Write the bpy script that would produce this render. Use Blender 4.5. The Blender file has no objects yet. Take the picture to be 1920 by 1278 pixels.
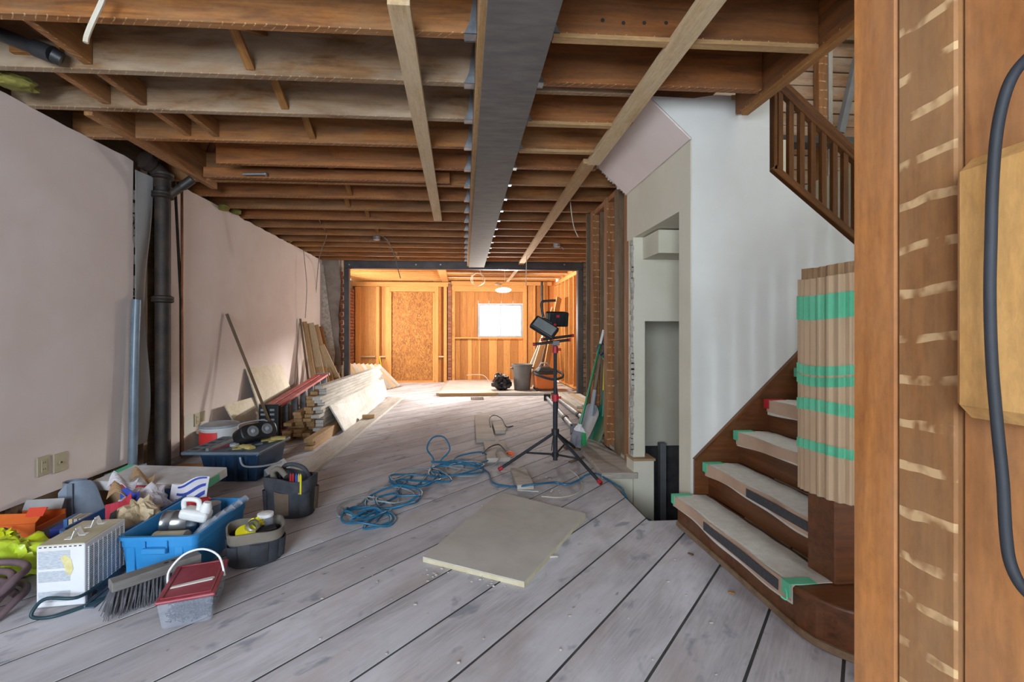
import bpy, bmesh, math, random
from mathutils import Matrix, Vector, noise
R = random.Random(11)
scene = bpy.context.scene
col = scene.collection

# ---------------------------------------------------------------- camera, light, exposure
F_PX, U0, V0, CAM_H = 850.0, 925.0, 628.0, 1.15
YAW = math.atan(55 / 850)
cam_d = bpy.data.cameras.new('camera')
cam_d.sensor_width = 36.0
cam_d.lens = 36.0 * F_PX / 1920
cam_d.shift_x = (960 - U0) / 1920
cam_d.shift_y = -(639 - V0) / 1920
cam_d.clip_start = 0.02
cam = bpy.data.objects.new('camera', cam_d)
col.objects.link(cam)
cam.location = (0, 0, CAM_H)
cam.rotation_euler = (math.radians(90), 0, -YAW)
scene.camera = cam

w = bpy.data.worlds.new('sky')
scene.world = w
w.use_nodes = True
w.node_tree.nodes['Background'].inputs[0].default_value = (0.80, 0.90, 1.0, 1)
w.node_tree.nodes['Background'].inputs[1].default_value = 1.5

def area(name, loc, rot, sx, sy, power, color):
    d = bpy.data.lights.new(name, 'AREA')
    d.shape = 'RECTANGLE'
    d.size, d.size_y, d.energy, d.color = sx, sy, power, color
    o = bpy.data.objects.new(name, d)
    col.objects.link(o)
    o.location = loc
    o.rotation_euler = rot
    return o
H90 = math.pi / 2
# daylight: rear window, plus added lamps for front, entry, side, yard and stair top
area('added_front_light', (-1.2, -2.28, 1.55), (H90, 0, 0), 2.0, 1.6, 215, (0.74, 0.87, 1.0))  # added source behind the viewpoint, unseen
area('added_entry_light', (2.3, -2.28, 1.35), (H90, 0, 0), 0.45, 2.0, 72, (0.80, 0.90, 1.0))  # added unseen source, kept narrow so near balusters streak the stair wall
area('back_window_daylight', (0.9, 11.45, 1.5), (-H90, 0, 0), 1.25, 1.0, 26, (1.0, 0.97, 0.92))
area('added_back_side_light', (-2.86, 9.45, 1.55), (0, -H90, 0), 1.3, 1.0, 125, (1.0, 0.95, 0.88))  # added source at an invented, unseen side opening
yl = area('added_yard_light', (2.7, 14.2, 2.55), (0, 0, 0), 0.45, 0.45, 1250, (1.0, 0.96, 0.90))  # unseen lamp added outdoors to brighten the left wall through the rear window
yl.rotation_euler = Vector((-3.4, -6.1, -1.3)).to_track_quat('-Z', 'Y').to_euler()
area('added_stair_top_light', (2.3, 2.2, 4.9), (0, 0, 0), 1.2, 1.2, 22, (0.9, 0.95, 1.0))  # unseen lamp added above the stairs

vs = scene.view_settings
vs.view_transform = 'Standard'
vs.look = 'None'
vs.gamma = 1.0
vs.use_curve_mapping = False
vs.exposure = 0.7

# ---------------------------------------------------------------- helpers
CA, SA = math.cos(YAW), math.sin(YAW)
def ray(u, v):
    r = (u - U0) / F_PX
    return CA * r + SA, CA - SA * r, (V0 - v) / F_PX
def G(u, v, z=0.0):                 # point at height z
    d = ray(u, v); t = (z - CAM_H) / d[2]
    return Vector((d[0] * t, d[1] * t, z))
def AY(u, v, Y):                    # point on the plane y = Y
    d = ray(u, v); t = Y / d[1]
    return Vector((d[0] * t, Y, CAM_H + d[2] * t))
def AX(u, v, X):                    # point on the plane x = X
    d = ray(u, v); t = X / d[0]
    return Vector((X, d[1] * t, CAM_H + d[2] * t))

PM = {}
def place(o, parent=None, M=None):
    M = M or Matrix()
    if parent is not None:
        o.parent = parent
        o.matrix_basis = PM[parent.name].inverted() @ M
    else:
        o.matrix_basis = M
    col.objects.link(o)
    PM[o.name] = M.copy()
    return o
def T(x, y, z, rz=0.0, rx=0.0, ry=0.0):
    return Matrix.Translation((x, y, z)) @ Matrix.Rotation(rz, 4, 'Z') @ Matrix.Rotation(ry, 4, 'Y') @ Matrix.Rotation(rx, 4, 'X')
def tag(o, label=None, cat=None, group=None, kind=None):
    if label: o['label'] = label
    if cat: o['category'] = cat
    if group: o['group'] = group
    if kind: o['kind'] = kind
    return o
def thing(name, label, cat, M=None, group=None):
    if isinstance(M, (tuple, list, Vector)): M = T(*M)
    o = bpy.data.objects.new(name, None)
    o.empty_display_size = 0.05
    place(o, None, M)
    return tag(o, label, cat, group)
def struct(name, label, cat):
    o = bpy.data.objects.new(name, None)
    o.empty_display_size = 0.05
    place(o)
    return tag(o, label, cat, None, 'structure')

class MB:
    def __init__(s): s.v = []; s.f = []
    def add(s, vs, fs):
        n = len(s.v); s.v += [tuple(v) for v in vs]; s.f += [[i + n for i in f] for f in fs]; return s
    def box(s, x0, x1, y0, y1, z0, z1, M=None):
        v = [Vector((x, y, z)) for z in (z0, z1) for y in (y0, y1) for x in (x0, x1)]
        if M: v = [M @ p for p in v]
        return s.add(v, [(0, 2, 3, 1), (4, 5, 7, 6), (0, 1, 5, 4), (2, 6, 7, 3), (0, 4, 6, 2), (1, 3, 7, 5)])
    def cbox(s, c, d, M=None):
        return s.box(c[0]-d[0]/2, c[0]+d[0]/2, c[1]-d[1]/2, c[1]+d[1]/2, c[2]-d[2]/2, c[2]+d[2]/2, M)
    def frustum(s, b, t, z0, z1, M=None):      # b,t = (x0,x1,y0,y1)
        v = [Vector((x, y, z0)) for y in b[2:] for x in b[:2]] + [Vector((x, y, z1)) for y in t[2:] for x in t[:2]]
        if M: v = [M @ p for p in v]
        return s.add(v, [(0, 2, 3, 1), (4, 5, 7, 6), (0, 1, 5, 4), (2, 6, 7, 3), (0, 4, 6, 2), (1, 3, 7, 5)])
    def prism(s, poly, a, b, axis='z', M=None):
        def m(p, h):
            q = {'z': (p[0], p[1], h), 'y': (p[0], h, p[1]), 'x': (h, p[0], p[1])}[axis]
            return M @ Vector(q) if M else Vector(q)
        n = len(poly)
        v = [m(p, a) for p in poly] + [m(p, b) for p in poly]
        return s.add(v, [list(range(n))[::-1], list(range(n, 2*n))] + [(i, (i+1) % n, n+(i+1) % n, n+i) for i in range(n)])
    def tube(s, pts, r, n=8, closed=False, cap=True):
        pts = [Vector(p) for p in pts]; k = len(pts)
        rs = r if isinstance(r, (list, tuple)) else [r] * k
        vs = []; up = None
        for i, p in enumerate(pts):
            if closed: t = pts[(i+1) % k] - pts[i-1]
            else: t = pts[min(i+1, k-1)] - pts[max(i-1, 0)]
            t = t.normalized() if t.length > 1e-9 else Vector((0, 0, 1))
            if up is None: up = t.orthogonal().normalized()
            up = (up - t * up.dot(t))
            up = up.normalized() if up.length > 1e-6 else t.orthogonal().normalized()
            sd = t.cross(up)
            vs += [p + (up * math.cos(a) + sd * math.sin(a)) * rs[i] for a in (2*math.pi*j/n for j in range(n))]
        fs = []
        for i in range(k if closed else k - 1):
            a, b = i * n, ((i+1) % k) * n
            fs += [(a+j, a+(j+1) % n, b+(j+1) % n, b+j) for j in range(n)]
        if cap and not closed: fs += [list(range(n))[::-1], list(range((k-1)*n, k*n))]
        return s.add(vs, fs)
    def lathe(s, prof, n=20, M=None, sx=1, sy=1):
        vs = []
        for r, z in prof:
            for j in range(n):
                a = 2*math.pi*j/n; p = Vector((r*math.cos(a)*sx, r*math.sin(a)*sy, z)); vs.append(M @ p if M else p)
        k = len(prof); fs = []
        for i in range(k-1):
            fs += [(i*n+j, i*n+(j+1) % n, (i+1)*n+(j+1) % n, (i+1)*n+j) for j in range(n)]
        fs += [list(range(n))[::-1], list(range((k-1)*n, k*n))]
        return s.add(vs, fs)
    def sheet(s, fn, nu, nv, th=0.002, closed_u=False):   # fn(u,v)->Vector, thick sheet
        P = [[Vector(fn(i/nu, j/nv)) for j in range(nv+1)] for i in range(nu+1)]
        def nrm(i, j):
            a = P[min(i+1, nu)][j] - P[max(i-1, 0)][j]; b = P[i][min(j+1, nv)] - P[i][max(j-1, 0)]
            c = a.cross(b); return c.normalized() if c.length > 1e-9 else Vector((0, 0, 1))
        top = [P[i][j] + nrm(i, j)*th/2 for i in range(nu+1) for j in range(nv+1)]
        bot = [P[i][j] - nrm(i, j)*th/2 for i in range(nu+1) for j in range(nv+1)]
        w_ = nv+1; N_ = len(top); fs = []
        for i in range(nu):
            for j in range(nv):
                a, b, c, d = i*w_+j, (i+1)*w_+j, (i+1)*w_+j+1, i*w_+j+1
                fs += [(a, b, c, d), (N_+d, N_+c, N_+b, N_+a)]
        for i in range(nu):
            fs += [(i*w_, N_+i*w_, N_+(i+1)*w_, (i+1)*w_), ((i+1)*w_+nv, N_+(i+1)*w_+nv, N_+i*w_+nv, i*w_+nv)]
        for j in range(nv):
            fs += [(j+1, N_+j+1, N_+j, j), (nu*w_+j, N_+nu*w_+j, N_+nu*w_+j+1, nu*w_+j+1)]
        return s.add(top+bot, fs)
    def build(s, name, mat, parent=None, M=None, smooth=False, bevel=0, seg=1):
        me = bpy.data.meshes.new(name)
        me.from_pydata(s.v, [], s.f)
        bm = bmesh.new(); bm.from_mesh(me)
        bmesh.ops.recalc_face_normals(bm, faces=bm.faces)
        if bevel: bmesh.ops.bevel(bm, geom=[e for e in bm.edges if e.is_manifold and e.calc_face_angle(0) > 0.6], offset=bevel, segments=seg, affect='EDGES', profile=0.5, clamp_overlap=True)
        if smooth:
            for f in bm.faces: f.smooth = True
            for e in bm.edges:
                if e.is_manifold and e.calc_face_angle(0) > 0.9: e.smooth = False
        bm.to_mesh(me); bm.free()
        me.materials.append(mat)
        return place(bpy.data.objects.new(name, me), parent, M)

def cr(pts, k=6, closed=False):       # Catmull-Rom smoothing
    P = [Vector(p) for p in pts]; n = len(P); out = []
    for i in range(n if closed else n-1):
        if closed: a, b, c, d = P[i-1], P[i], P[(i+1) % n], P[(i+2) % n]
        else: a, b, c, d = P[max(i-1, 0)], P[i], P[i+1], P[min(i+2, n-1)]
        for j in range(k):
            t = j/k
            out.append(0.5*((2*b)+(c-a)*t+(2*a-5*b+4*c-d)*t*t+(3*b-a-3*c+d)*t**3))
    if not closed: out.append(P[-1])
    return out
def axes(p0, p1, up=(0, 0, 1)):
    p0, p1 = Vector(p0), Vector(p1); x = (p1-p0).normalized(); up = Vector(up)
    if abs(x.dot(up)) > 0.995: up = Vector((0, 1, 0)) if abs(x.y) < 0.9 else Vector((1, 0, 0))
    y = up.cross(x).normalized(); z = x.cross(y)
    M = Matrix((x, y, z)).transposed().to_4x4(); M.translation = p0
    return M, (p1-p0).length
def stick(name, p0, p1, w, h, mat, parent=None, up=(0, 0, 1), bevel=0.0015):
    M, L = axes(p0, p1, up)
    return MB().box(0, L, -w/2, w/2, -h/2, h/2).build(name, mat, parent, M, bevel=bevel)
def bx(name, x0, x1, y0, y1, z0, z1, mat, parent=None, bevel=0):
    """axis-aligned box whose local x runs along its longest side (so that grain follows it)"""
    dx, dy, dz = x1-x0, y1-y0, z1-z0
    c = Vector(((x0+x1)/2, (y0+y1)/2, (z0+z1)/2))
    if dx >= dy and dx >= dz: return stick(name, (x0, c.y, c.z), (x1, c.y, c.z), dy, dz, mat, parent, (0, 0, 1), bevel)
    if dy >= dz: return stick(name, (c.x, y0, c.z), (c.x, y1, c.z), dx, dz, mat, parent, (0, 0, 1), bevel)
    return stick(name, (c.x, c.y, z0), (c.x, c.y, z1), dx, dy, mat, parent, (0, 1, 0), bevel)
def fr(name, u0, v0, u1, v1, Y, th, mat, parent, bevel=0):   # board seen face-on at depth Y, th thick behind
    a, b = AY(u0, v1, Y), AY(u1, v0, Y)
    return bx(name, a.x, b.x, Y, Y+th, a.z, b.z, mat, parent, bevel)
def curve(name, pts, r, mat, parent=None, n=6, k=6, M=None):
    return MB().tube(cr(pts, k), r, n).build(name, mat, parent, M, smooth=True)

# ---------------------------------------------------------------- materials
def hx(s):
    c = [int(s[i:i+2], 16)/255 for i in (0, 2, 4)]
    return tuple(x/12.92 if x <= 0.04045 else ((x+0.055)/1.055)**2.4 for x in c) + (1,)
class NT:
    def __init__(s, name):
        s.m = bpy.data.materials.new(name); s.m.use_nodes = True
        s.t = s.m.node_tree; s.t.nodes.clear()
        s.out = s.n('ShaderNodeOutputMaterial'); s.b = s.n('ShaderNodeBsdfPrincipled')
        s.l(s.b.outputs[0], s.out.inputs[0])
        s.tc = s.n('ShaderNodeTexCoord'); s.oi = s.n('ShaderNodeObjectInfo')
    def n(s, ty, **k):
        nd = s.t.nodes.new(ty)
        for a, b in k.items(): setattr(nd, a, b)
        return nd
    def l(s, a, b): s.t.links.new(a, b)
    def math(s, op, a, b=None):
        nd = s.n('ShaderNodeMath', operation=op)
        for i, x in enumerate((a, b)):
            if x is None: continue
            if isinstance(x, (int, float)): nd.inputs[i].default_value = x
            else: s.l(x, nd.inputs[i])
        return nd.outputs[0]
    def coord(s, sc=(1, 1, 1), rand=True):
        mp = s.n('ShaderNodeMapping'); mp.inputs['Scale'].default_value = sc
        if rand:
            ad = s.n('ShaderNodeVectorMath', operation='ADD')
            cb = s.n('ShaderNodeCombineXYZ')
            for i, k in enumerate((31, 17, 53)): s.l(s.math('MULTIPLY', s.oi.outputs['Random'], k), cb.inputs[i])
            s.l(s.tc.outputs['Object'], ad.inputs[0]); s.l(cb.outputs[0], ad.inputs[1]); s.l(ad.outputs[0], mp.inputs[0])
        else: s.l(s.tc.outputs['Object'], mp.inputs[0])
        return mp.outputs[0]
    def noise(s, vec, sc, det=4, dist=0, rough=0.55):
        nd = s.n('ShaderNodeTexNoise')
        nd.inputs['Scale'].default_value = sc; nd.inputs['Detail'].default_value = det
        nd.inputs['Distortion'].default_value = dist; nd.inputs['Roughness'].default_value = rough
        s.l(vec, nd.inputs['Vector']); return nd.outputs['Fac']
    def ramp(s, fac, stops):
        nd = s.n('ShaderNodeValToRGB'); e = nd.color_ramp.elements
        while len(e) < len(stops): e.new(0.5)
        for x, (p, c) in zip(e, stops):
            x.position = p; x.color = hx(c) if isinstance(c, str) else (c, c, c, 1)
        s.l(fac, nd.inputs[0]); return nd.outputs[0]
    def mix(s, fac, a, b, mode='MIX'):
        nd = s.n('ShaderNodeMixRGB', blend_type=mode)
        for i, x in enumerate((fac, a, b)):
            if isinstance(x, (int, float)): nd.inputs[i].default_value = x if i == 0 else (x, x, x, 1)
            elif isinstance(x, str): nd.inputs[i].default_value = hx(x)
            else: s.l(x, nd.inputs[i])
        return nd.outputs[0]
    def vary(s, c, amt):
        nd = s.n('ShaderNodeHueSaturation'); s.l(c, nd.inputs['Color'])
        s.l(s.math('ADD', s.math('MULTIPLY', s.oi.outputs['Random'], amt), 1-amt/2), nd.inputs['Value']); return nd.outputs[0]
    def bump(s, h, st, d=0.01):
        nd = s.n('ShaderNodeBump'); nd.inputs['Strength'].default_value = st; nd.inputs['Distance'].default_value = d
        s.l(h, nd.inputs['Height']); s.l(nd.outputs[0], s.b.inputs['Normal'])
    def done(s, c, rough=0.7, metal=0.0):
        if isinstance(c, str): s.b.inputs['Base Color'].default_value = hx(c)
        else: s.l(c, s.b.inputs['Base Color'])
        s.b.inputs['Roughness'].default_value = rough; s.b.inputs['Metallic'].default_value = metal
        return s.m

def wood(name, base, dark, dust=None, amt=0.5, var=0.25, lath=None, period=0.045, skew=1.0, stroke=0.13, marks='c9a878', knots=True, rough=0.75, gs=14, contrast=(0.3, 0.7), dsc=2.2):
    t = NT(name)
    g = t.noise(t.coord((1.2, gs, gs)), 1.6, 6, 0.8)
    c = t.ramp(g, [(contrast[0], dark), (contrast[1], base)])
    fine = t.noise(t.coord((3, gs*5, gs*5)), 2.0, 3)
    c = t.mix(0.35, c, t.ramp(fine, [(0.3, 0.45), (0.7, 1.0)]), 'MULTIPLY')
    speck = t.noise(t.coord((9, 26, 26)), 3.0, 5, 0.2, 0.7)
    c = t.mix(0.55, c, t.ramp(speck, [(0.34, 0.60), (0.58, 1.0)]), 'MULTIPLY')
    if knots:
        kn = t.noise(t.coord((5, 9, 9)), 1.4, 1)
        c = t.mix(t.ramp(kn, [(0.74, 0.0), (0.80, 0.75)]), c, dark, 'MIX')
        c2 = t.noise(t.coord((2, 5, 5)), 1.1, 2)
        c = t.mix(t.ramp(c2, [(0.62, 0.0), (0.8, 0.5)]), c, dark)
    if dust:
        d = t.noise(t.coord((0.8, 2.5, 2.5)), dsc, 6, 0.3, 0.65)
        c = t.mix(t.math('MULTIPLY', t.ramp(d, [(0.36, 0.0), (0.62, 1.0)]), amt), c, dust)
    c = t.vary(c, var)
    if lath:
        ge = t.n('ShaderNodeNewGeometry'); dt = t.n('ShaderNodeVectorMath', operation='DOT_PRODUCT')
        t.l(ge.outputs['Normal'], dt.inputs[0]); dt.inputs[1].default_value = lath
        face = t.math('GREATER_THAN', dt.outputs['Value'], 0.7)
        sp = t.n('ShaderNodeSeparateXYZ'); t.l(t.tc.outputs['Object'], sp.inputs[0])
        wob = t.math('MULTIPLY', t.noise(t.coord((6, 6, 6)), 2, 2), 0.025)
        x = t.math('ADD', t.math('ADD', sp.outputs[0], wob), t.math('MULTIPLY', t.math('ADD', sp.outputs[1], sp.outputs[2]), skew))
        fq = t.math('FRACT', t.math('DIVIDE', x, period))
        ln = t.math('LESS_THAN', fq, stroke)
        br = t.ramp(t.noise(t.coord((14, 20, 20)), 2, 2), [(0.42, 0.0), (0.58, 0.8)])
        c = t.mix(t.math('MULTIPLY', t.math('MULTIPLY', ln, face), br), c, marks)
    t.l(c, t.b.inputs['Base Color'])
    t.bump(g, 0.25, 0.004)
    return t.done(c, rough)

def plain(name, c1, c2=None, rough=0.5, metal=0.0, sc=6, lo=0.4, hi=0.65, bump=0.0, bsc=40, var=0.0, st=(1, 1, 1), spec=None, alpha=None):
    t = NT(name)
    c = t.ramp(t.noise(t.coord(st), sc, 5, 0.2, 0.6), [(lo, c1), (hi, c2 or c1)])
    if var: c = t.vary(c, var)
    if bump: t.bump(t.noise(t.coord(), bsc, 4), bump, 0.004)
    t.done(c, rough, metal)
    if spec is not None: t.b.inputs['Specular IOR Level'].default_value = spec
    if alpha is not None: t.b.inputs['Alpha'].default_value = alpha
    return t.m
def clear(name, color, rough, a):        # thin translucent plastic or glass
    t = NT(name); t.done(color, rough)
    tr = t.n('ShaderNodeBsdfTransparent'); mx = t.n('ShaderNodeMixShader')
    mx.inputs[0].default_value = a
    t.l(tr.outputs[0], mx.inputs[1]); t.l(t.b.outputs[0], mx.inputs[2]); t.l(mx.outputs[0], t.out.inputs[0])
    return t.m

DOWN, LEFTW = (0, 0, -1), (-1, 0, 0)
W = {}
W['plank_plain'] = wood('floor_plank_wood', 'c4bfc0', 'a59d9e', 'd2cfd2', 0.6, 0.10, gs=9, contrast=(0.2, 0.8), dsc=1.4)
W['joist'] = wood('old_joist_wood', 'b57230', '6e4018', 'a08260', 0.35, 0.35, lath=DOWN, knots=False)
W['joist_grey'] = wood('dusty_joist_wood', 'a5784a', '664523', 'ab9880', 0.8, 0.15, lath=DOWN, knots=False)
W['joist_red'] = wood('red_brown_joist_wood', 'b06829', '683914', '8c6c4c', 0.3, 0.35, lath=DOWN, knots=False)
W['subfloor'] = wood('subfloor_board_wood', '8f5226', '5a3015', '745639', 0.3, 0.35)
W['brace'] = wood('bridging_wood', 'b07a3c', '7d4f22', None, 0, 0.2)
W['stud'] = wood('old_stud_wood', 'ad6a2e', '754318', '957d60', 0.3, 0.2, lath=(0, -1, 0), skew=0.05, marks='c8a983', period=0.075)
W['stud_dark'] = wood('dark_stud_wood', '7d5a35', '4a321b', '81705a', 0.5, 0.2)
W['pale'] = wood('pale_new_lumber', 'd9bd93', 'bf9c6c', 'e0d2ba', 0.3, 0.12, contrast=(0.2, 0.8))
W['fresh'] = wood('new_strip_lumber', 'caa474', 'a97f4d', None, 0, 0.1, contrast=(0.2, 0.8))
W['orange_side'] = wood('warm_lumber', 'b98248', '95602c', None, 0, 0.1)
W['white_pine'] = wood('dusted_pine', 'd0c9bd', 'aaa093', 'dad6d0', 0.6, 0.08, contrast=(0.2, 0.8), knots=True)
W['warm'] = wood('amber_pine', 'e2a45e', 'cb8840', None, 0, 0.14, contrast=(0.2, 0.8))
W['warm_dark'] = wood('amber_board', 'c98844', 'a8682e', None, 0, 0.25, contrast=(0.2, 0.8))
W['stair'] = wood('varnished_stair_wood', '7a4420', '4a260f', '7f5a3a', 0.3, 0.08, rough=0.35, knots=False, gs=20)
W['rail'] = wood('varnished_rail_wood', '7b4a20', '56300f', None, 0, 0.1, rough=0.35, knots=False, gs=20)
W['post'] = wood('near_post_wood', 'b8763a', '8c521e', 'b09070', 0.25, 0.12, knots=True, gs=10)
W['post_lath'] = wood('near_lath_post_wood', 'a36d39', '78481e', 'a88a66', 0.3, 0.1, lath=LEFTW, period=0.064, skew=0.05, stroke=0.2, marks='c7a578', gs=10)
W['block'] = wood('light_block_wood', 'dba968', 'c08a48', None, 0, 0.05, gs=9)
W['lathboard'] = wood('stair_wall_board', 'a87c56', '7d5436', 'b7a896', 0.6, 0.3)
W['ply'] = wood('pale_plywood', 'd9cbb0', 'c4b08c', 'e2dacb', 0.4, 0.1, contrast=(0.1, 0.9))
W['offcut'] = wood('dusty_offcut', 'b9aea0', '9c9184', 'c2bbb2', 0.6, 0.1)
W['handle'] = wood('tool_handle_wood', '9b8a75', '7a6a55', None, 0, 0.1, knots=False)
W['brush_block'] = wood('brush_block_wood', '86807a', '615c56', '8f8b88', 0.5, 0.0)
W['trim_brown'] = wood('bare_wall_base_wood', '8d6c4c', '664a30', 'a18a70', 0.5, 0.1)
W['dusty_board'] = wood('dusty_sill_board', 'bdb1a2', '9d8f80', 'c9c2ba', 0.6, 0.05)

pl = W
pl['wall_pink'] = plain('pink_white_drywall', 'd3c4bd', 'd9ccc6', 0.85, sc=2, bump=0.05)
pl['wall_white'] = plain('white_painted_drywall', 'd2d1cb', 'cac8c0', 0.8, sc=1.5, bump=0.04)
pl['wall_cream'] = plain('cream_painted_drywall', 'd4cebb', 'cbc4ae', 0.8, sc=1.5, bump=0.04)
pl['soffit'] = plain('pink_soffit_drywall', 'dccdc6', 'd6c6be', 0.85, sc=2)
pl['plaster'] = plain('broken_plaster', 'b8b0a5', '93887b', 0.9, sc=20, bump=0.5)
pl['concrete'] = plain('old_parged_wall', '8f857a', '6e6055', 0.9, sc=3, bump=0.5, bsc=15)
pl['mortar'] = plain('mortar', '8f8272', '6f6354', 0.95, sc=12, bump=0.5)
pl['brick'] = plain('old_brick', '93583c', '7c4a34', 0.9, sc=8, bump=0.4, var=0.35)
pl['brick_dark'] = plain('dusty_brick', '7a6352', '5b483c', 0.9, sc=9, bump=0.5, var=0.5)
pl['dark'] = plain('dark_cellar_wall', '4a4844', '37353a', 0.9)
pl['shell'] = plain('outer_shell', '8a8078', '7a7068', 0.9)
pl['steel_beam'] = plain('primed_grey_steel', '5a5551', '716b66', 0.75, 0.0, sc=5, lo=0.35, hi=0.75, st=(4, 1, 1))
pl['steel_dark'] = plain('dark_steel', '3b3a3c', '48474a', 0.4, 0.4, sc=4)
pl['galv'] = plain('galvanised_steel', 'aab0b6', '8d949b', 0.35, 0.75, sc=15)
pl['iron'] = plain('rusted_cast_iron', '211b18', '3d2e24', 0.65, 0.1, sc=8, bump=0.4, bsc=30)
pl['copper'] = plain('aged_copper', '8a5634', '6a3f26', 0.4, 0.6)
pl['pipe_dark'] = plain('dark_pipe', '37332f', '2b2826', 0.5, 0.3)
pl['conduit'] = plain('grey_pvc', '6f7c88', '5d6a75', 0.35)
pl['film'] = clear('dusty_clear_film', 'c4c2c0', 0.35, 0.55)
pl['black'] = plain('black_plastic', '1b1b1d', '29292b', 0.45)
pl['black_rub'] = plain('black_rubber', '222428', '2d3036', 0.7)
pl['black_bag'] = plain('black_bin_bag', '121318', '1c1d22', 0.25)
pl['grey_plas'] = plain('grey_plastic', '6d6c6e', '7a797a', 0.6)
pl['lt_grey'] = plain('light_grey_plastic', '9fa3a8', '8b9096', 0.5)
pl['white'] = plain('white_plastic', 'e6e6e4', 'dcdcda', 0.5)
pl['white_enamel'] = plain('white_enamel', 'd9dade', 'd0ccc0', 0.45, sc=3, lo=0.5, hi=0.75)
pl['enamel_dusty'] = plain('dusty_enamel', 'c9c0a8', 'b8ab8c', 0.7, sc=8)
pl['print_grey'] = plain('grey_print', 'a9aeb6', 'c4c8ce', 0.6, sc=60, st=(1, 1, 4))
pl['foam_stain'] = plain('dried_yellow_foam', 'd8cf98', 'c8ba78', 0.8, sc=30)
pl['tote'] = plain('blue_tote_plastic', '2d86c4', '3a8fca', 0.4, sc=3)
pl['tote_dark'] = plain('dark_blue_tote_plastic', '2f5f96', '4a76a8', 0.45, sc=3)
pl['navy'] = plain('navy_bin_plastic', '1d3a58', '16283c', 0.35, sc=4)
pl['navy_grey'] = plain('dusty_navy_plastic', '4d5d6d', '66727d', 0.6, sc=5)
pl['red'] = plain('red_plastic', 'b8262e', 'a62028', 0.45)
pl['red_lid'] = plain('dusty_dark_red_plastic', '8e2f3a', '9c4a50', 0.5, sc=8)
pl['red_fibre'] = plain('red_fibreglass', 'b0353c', 'c06a68', 0.5, sc=5)
pl['clear_tub'] = clear('frosted_clear_plastic', 'cdd4e2', 0.3, 0.26)
pl['screws'] = plain('black_screws', '2c2f3a', '474b58', 0.5, 0.3, sc=20)
pl['orange_card'] = plain('orange_card', 'd9641e', 'e07a22', 0.7, sc=3)
pl['red_card'] = plain('red_orange_card', 'e0402c', 'd8502a', 0.7, sc=3)
pl['grey_card'] = plain('grey_card', '9d9a98', 'aaa7a5', 0.85)
pl['white_card'] = plain('scuffed_white_card', 'd5d2d0', 'bdb6b0', 0.85, sc=6)
pl['brown_card'] = plain('brown_card', 'ab8b68', '9a7a58', 0.9)
pl['kraft'] = plain('corrugated_kraft', 'c3a888', 'b29677', 0.9, sc=4, st=(1, 1, 0.2))
pl['paper_tan'] = plain('crumpled_tan_paper', 'cbb899', 'b19b79', 0.9, sc=5, bump=0.4, bsc=20)
pl['paper_white'] = plain('white_bag_paper', 'd8d3d8', 'c6c0c6', 0.85, sc=6)
pl['cover'] = plain('stair_cover_paper', 'c6c1b4', 'd0ccc3', 0.85, sc=30, bump=0.2, bsc=120)
pl['cover_edge'] = plain('tan_cover_paper', 'bd9f86', 'b0917a', 0.85, sc=4)
pl['grip'] = plain('black_grip_strip', '3c3c3e', '47474a', 0.9, sc=60)
pl['green_tape'] = plain('green_masking_tape', '57b88d', '6cc49c', 0.7, sc=6)
pl['blue_ink'] = plain('blue_print', '2b3f9c', '34489f', 0.7)
pl['red_ink'] = plain('red_print', 'b52b3c', 'a83644', 0.7)
pl['yellow_bag'] = plain('yellow_plastic_bag', 'd2d81f', 'b9cf3a', 0.35, sc=3)
pl['yellow'] = plain('yellow_plastic', 'ded21e', 'd0c21a', 0.5)
pl['hose'] = plain('mauve_rubber_hose', '7b6468', '6a565b', 0.55)
pl['cord_blue'] = plain('blue_cord', '1b5f80', '256f92', 0.5, sc=3)
pl['cord_grey'] = plain('pale_cord', '9aa3a6', '7f8a8e', 0.5)
pl['cord_teal'] = plain('dark_teal_cord', '24434c', '1c363f', 0.5)
pl['wire'] = plain('grey_wire', '6b6a68', '5a5957', 0.5)
pl['wire_white'] = plain('white_cable', 'cfc6b4', 'c2b79f', 0.6)
pl['orange_plug'] = plain('orange_plug', 'e8603a', 'e06a40', 0.5)
pl['green_pole'] = plain('green_metal_tube', '1f7a4c', '23854f', 0.3, 0.2)
pl['green_plas'] = plain('green_plastic', '1f8a50', '27a05a', 0.45)
pl['green_shovel'] = plain('green_shovel_plastic', '0f6b50', '14785a', 0.4)
pl['navy_grip'] = plain('navy_grip', '23285a', '1d2148', 0.5)
pl['bristle'] = plain('grey_bristle', '85858c', '9898a0', 0.8, sc=20)
pl['bristle_dark'] = plain('charcoal_bristle', '4e4d52', '6a686c', 0.8, sc=30)
pl['chrome'] = plain('chrome', 'c9ced4', 'aab0b8', 0.2, 0.9)
pl['steel_tube'] = plain('zinc_steel_tube', '9aa0a6', '7f858b', 0.5, 0.6)
pl['tin'] = plain('tin_can', 'b9bcc0', '9da2a8', 0.28, 0.9)
pl['mesh_black'] = plain('dusty_black_canvas', '2f3138', '45464a', 0.85, sc=8)
pl['canvas_tan'] = plain('dusty_canvas_rim', '7d7468', '6c655b', 0.9, sc=8)
pl['canvas_brown'] = plain('brown_canvas', '6f5d4d', '5d4d40', 0.9)
pl['bin_grey'] = plain('grey_bin_plastic', '77736f', '6a6662', 0.55)
pl['vac_orange'] = plain('orange_vacuum_plastic', 'd9722e', 'cf6826', 0.5)
pl['insul'] = plain('yellow_insulation', '857d38', '5f5d2a', 0.95, sc=9, bump=0.8, bsc=25)
pl['outlet'] = plain('beige_outlet_plastic', 'b3aa8c', 'aaa083', 0.5)
pl['slot'] = plain('dark_slot', '2a2722', '2a2722', 0.8)
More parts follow.
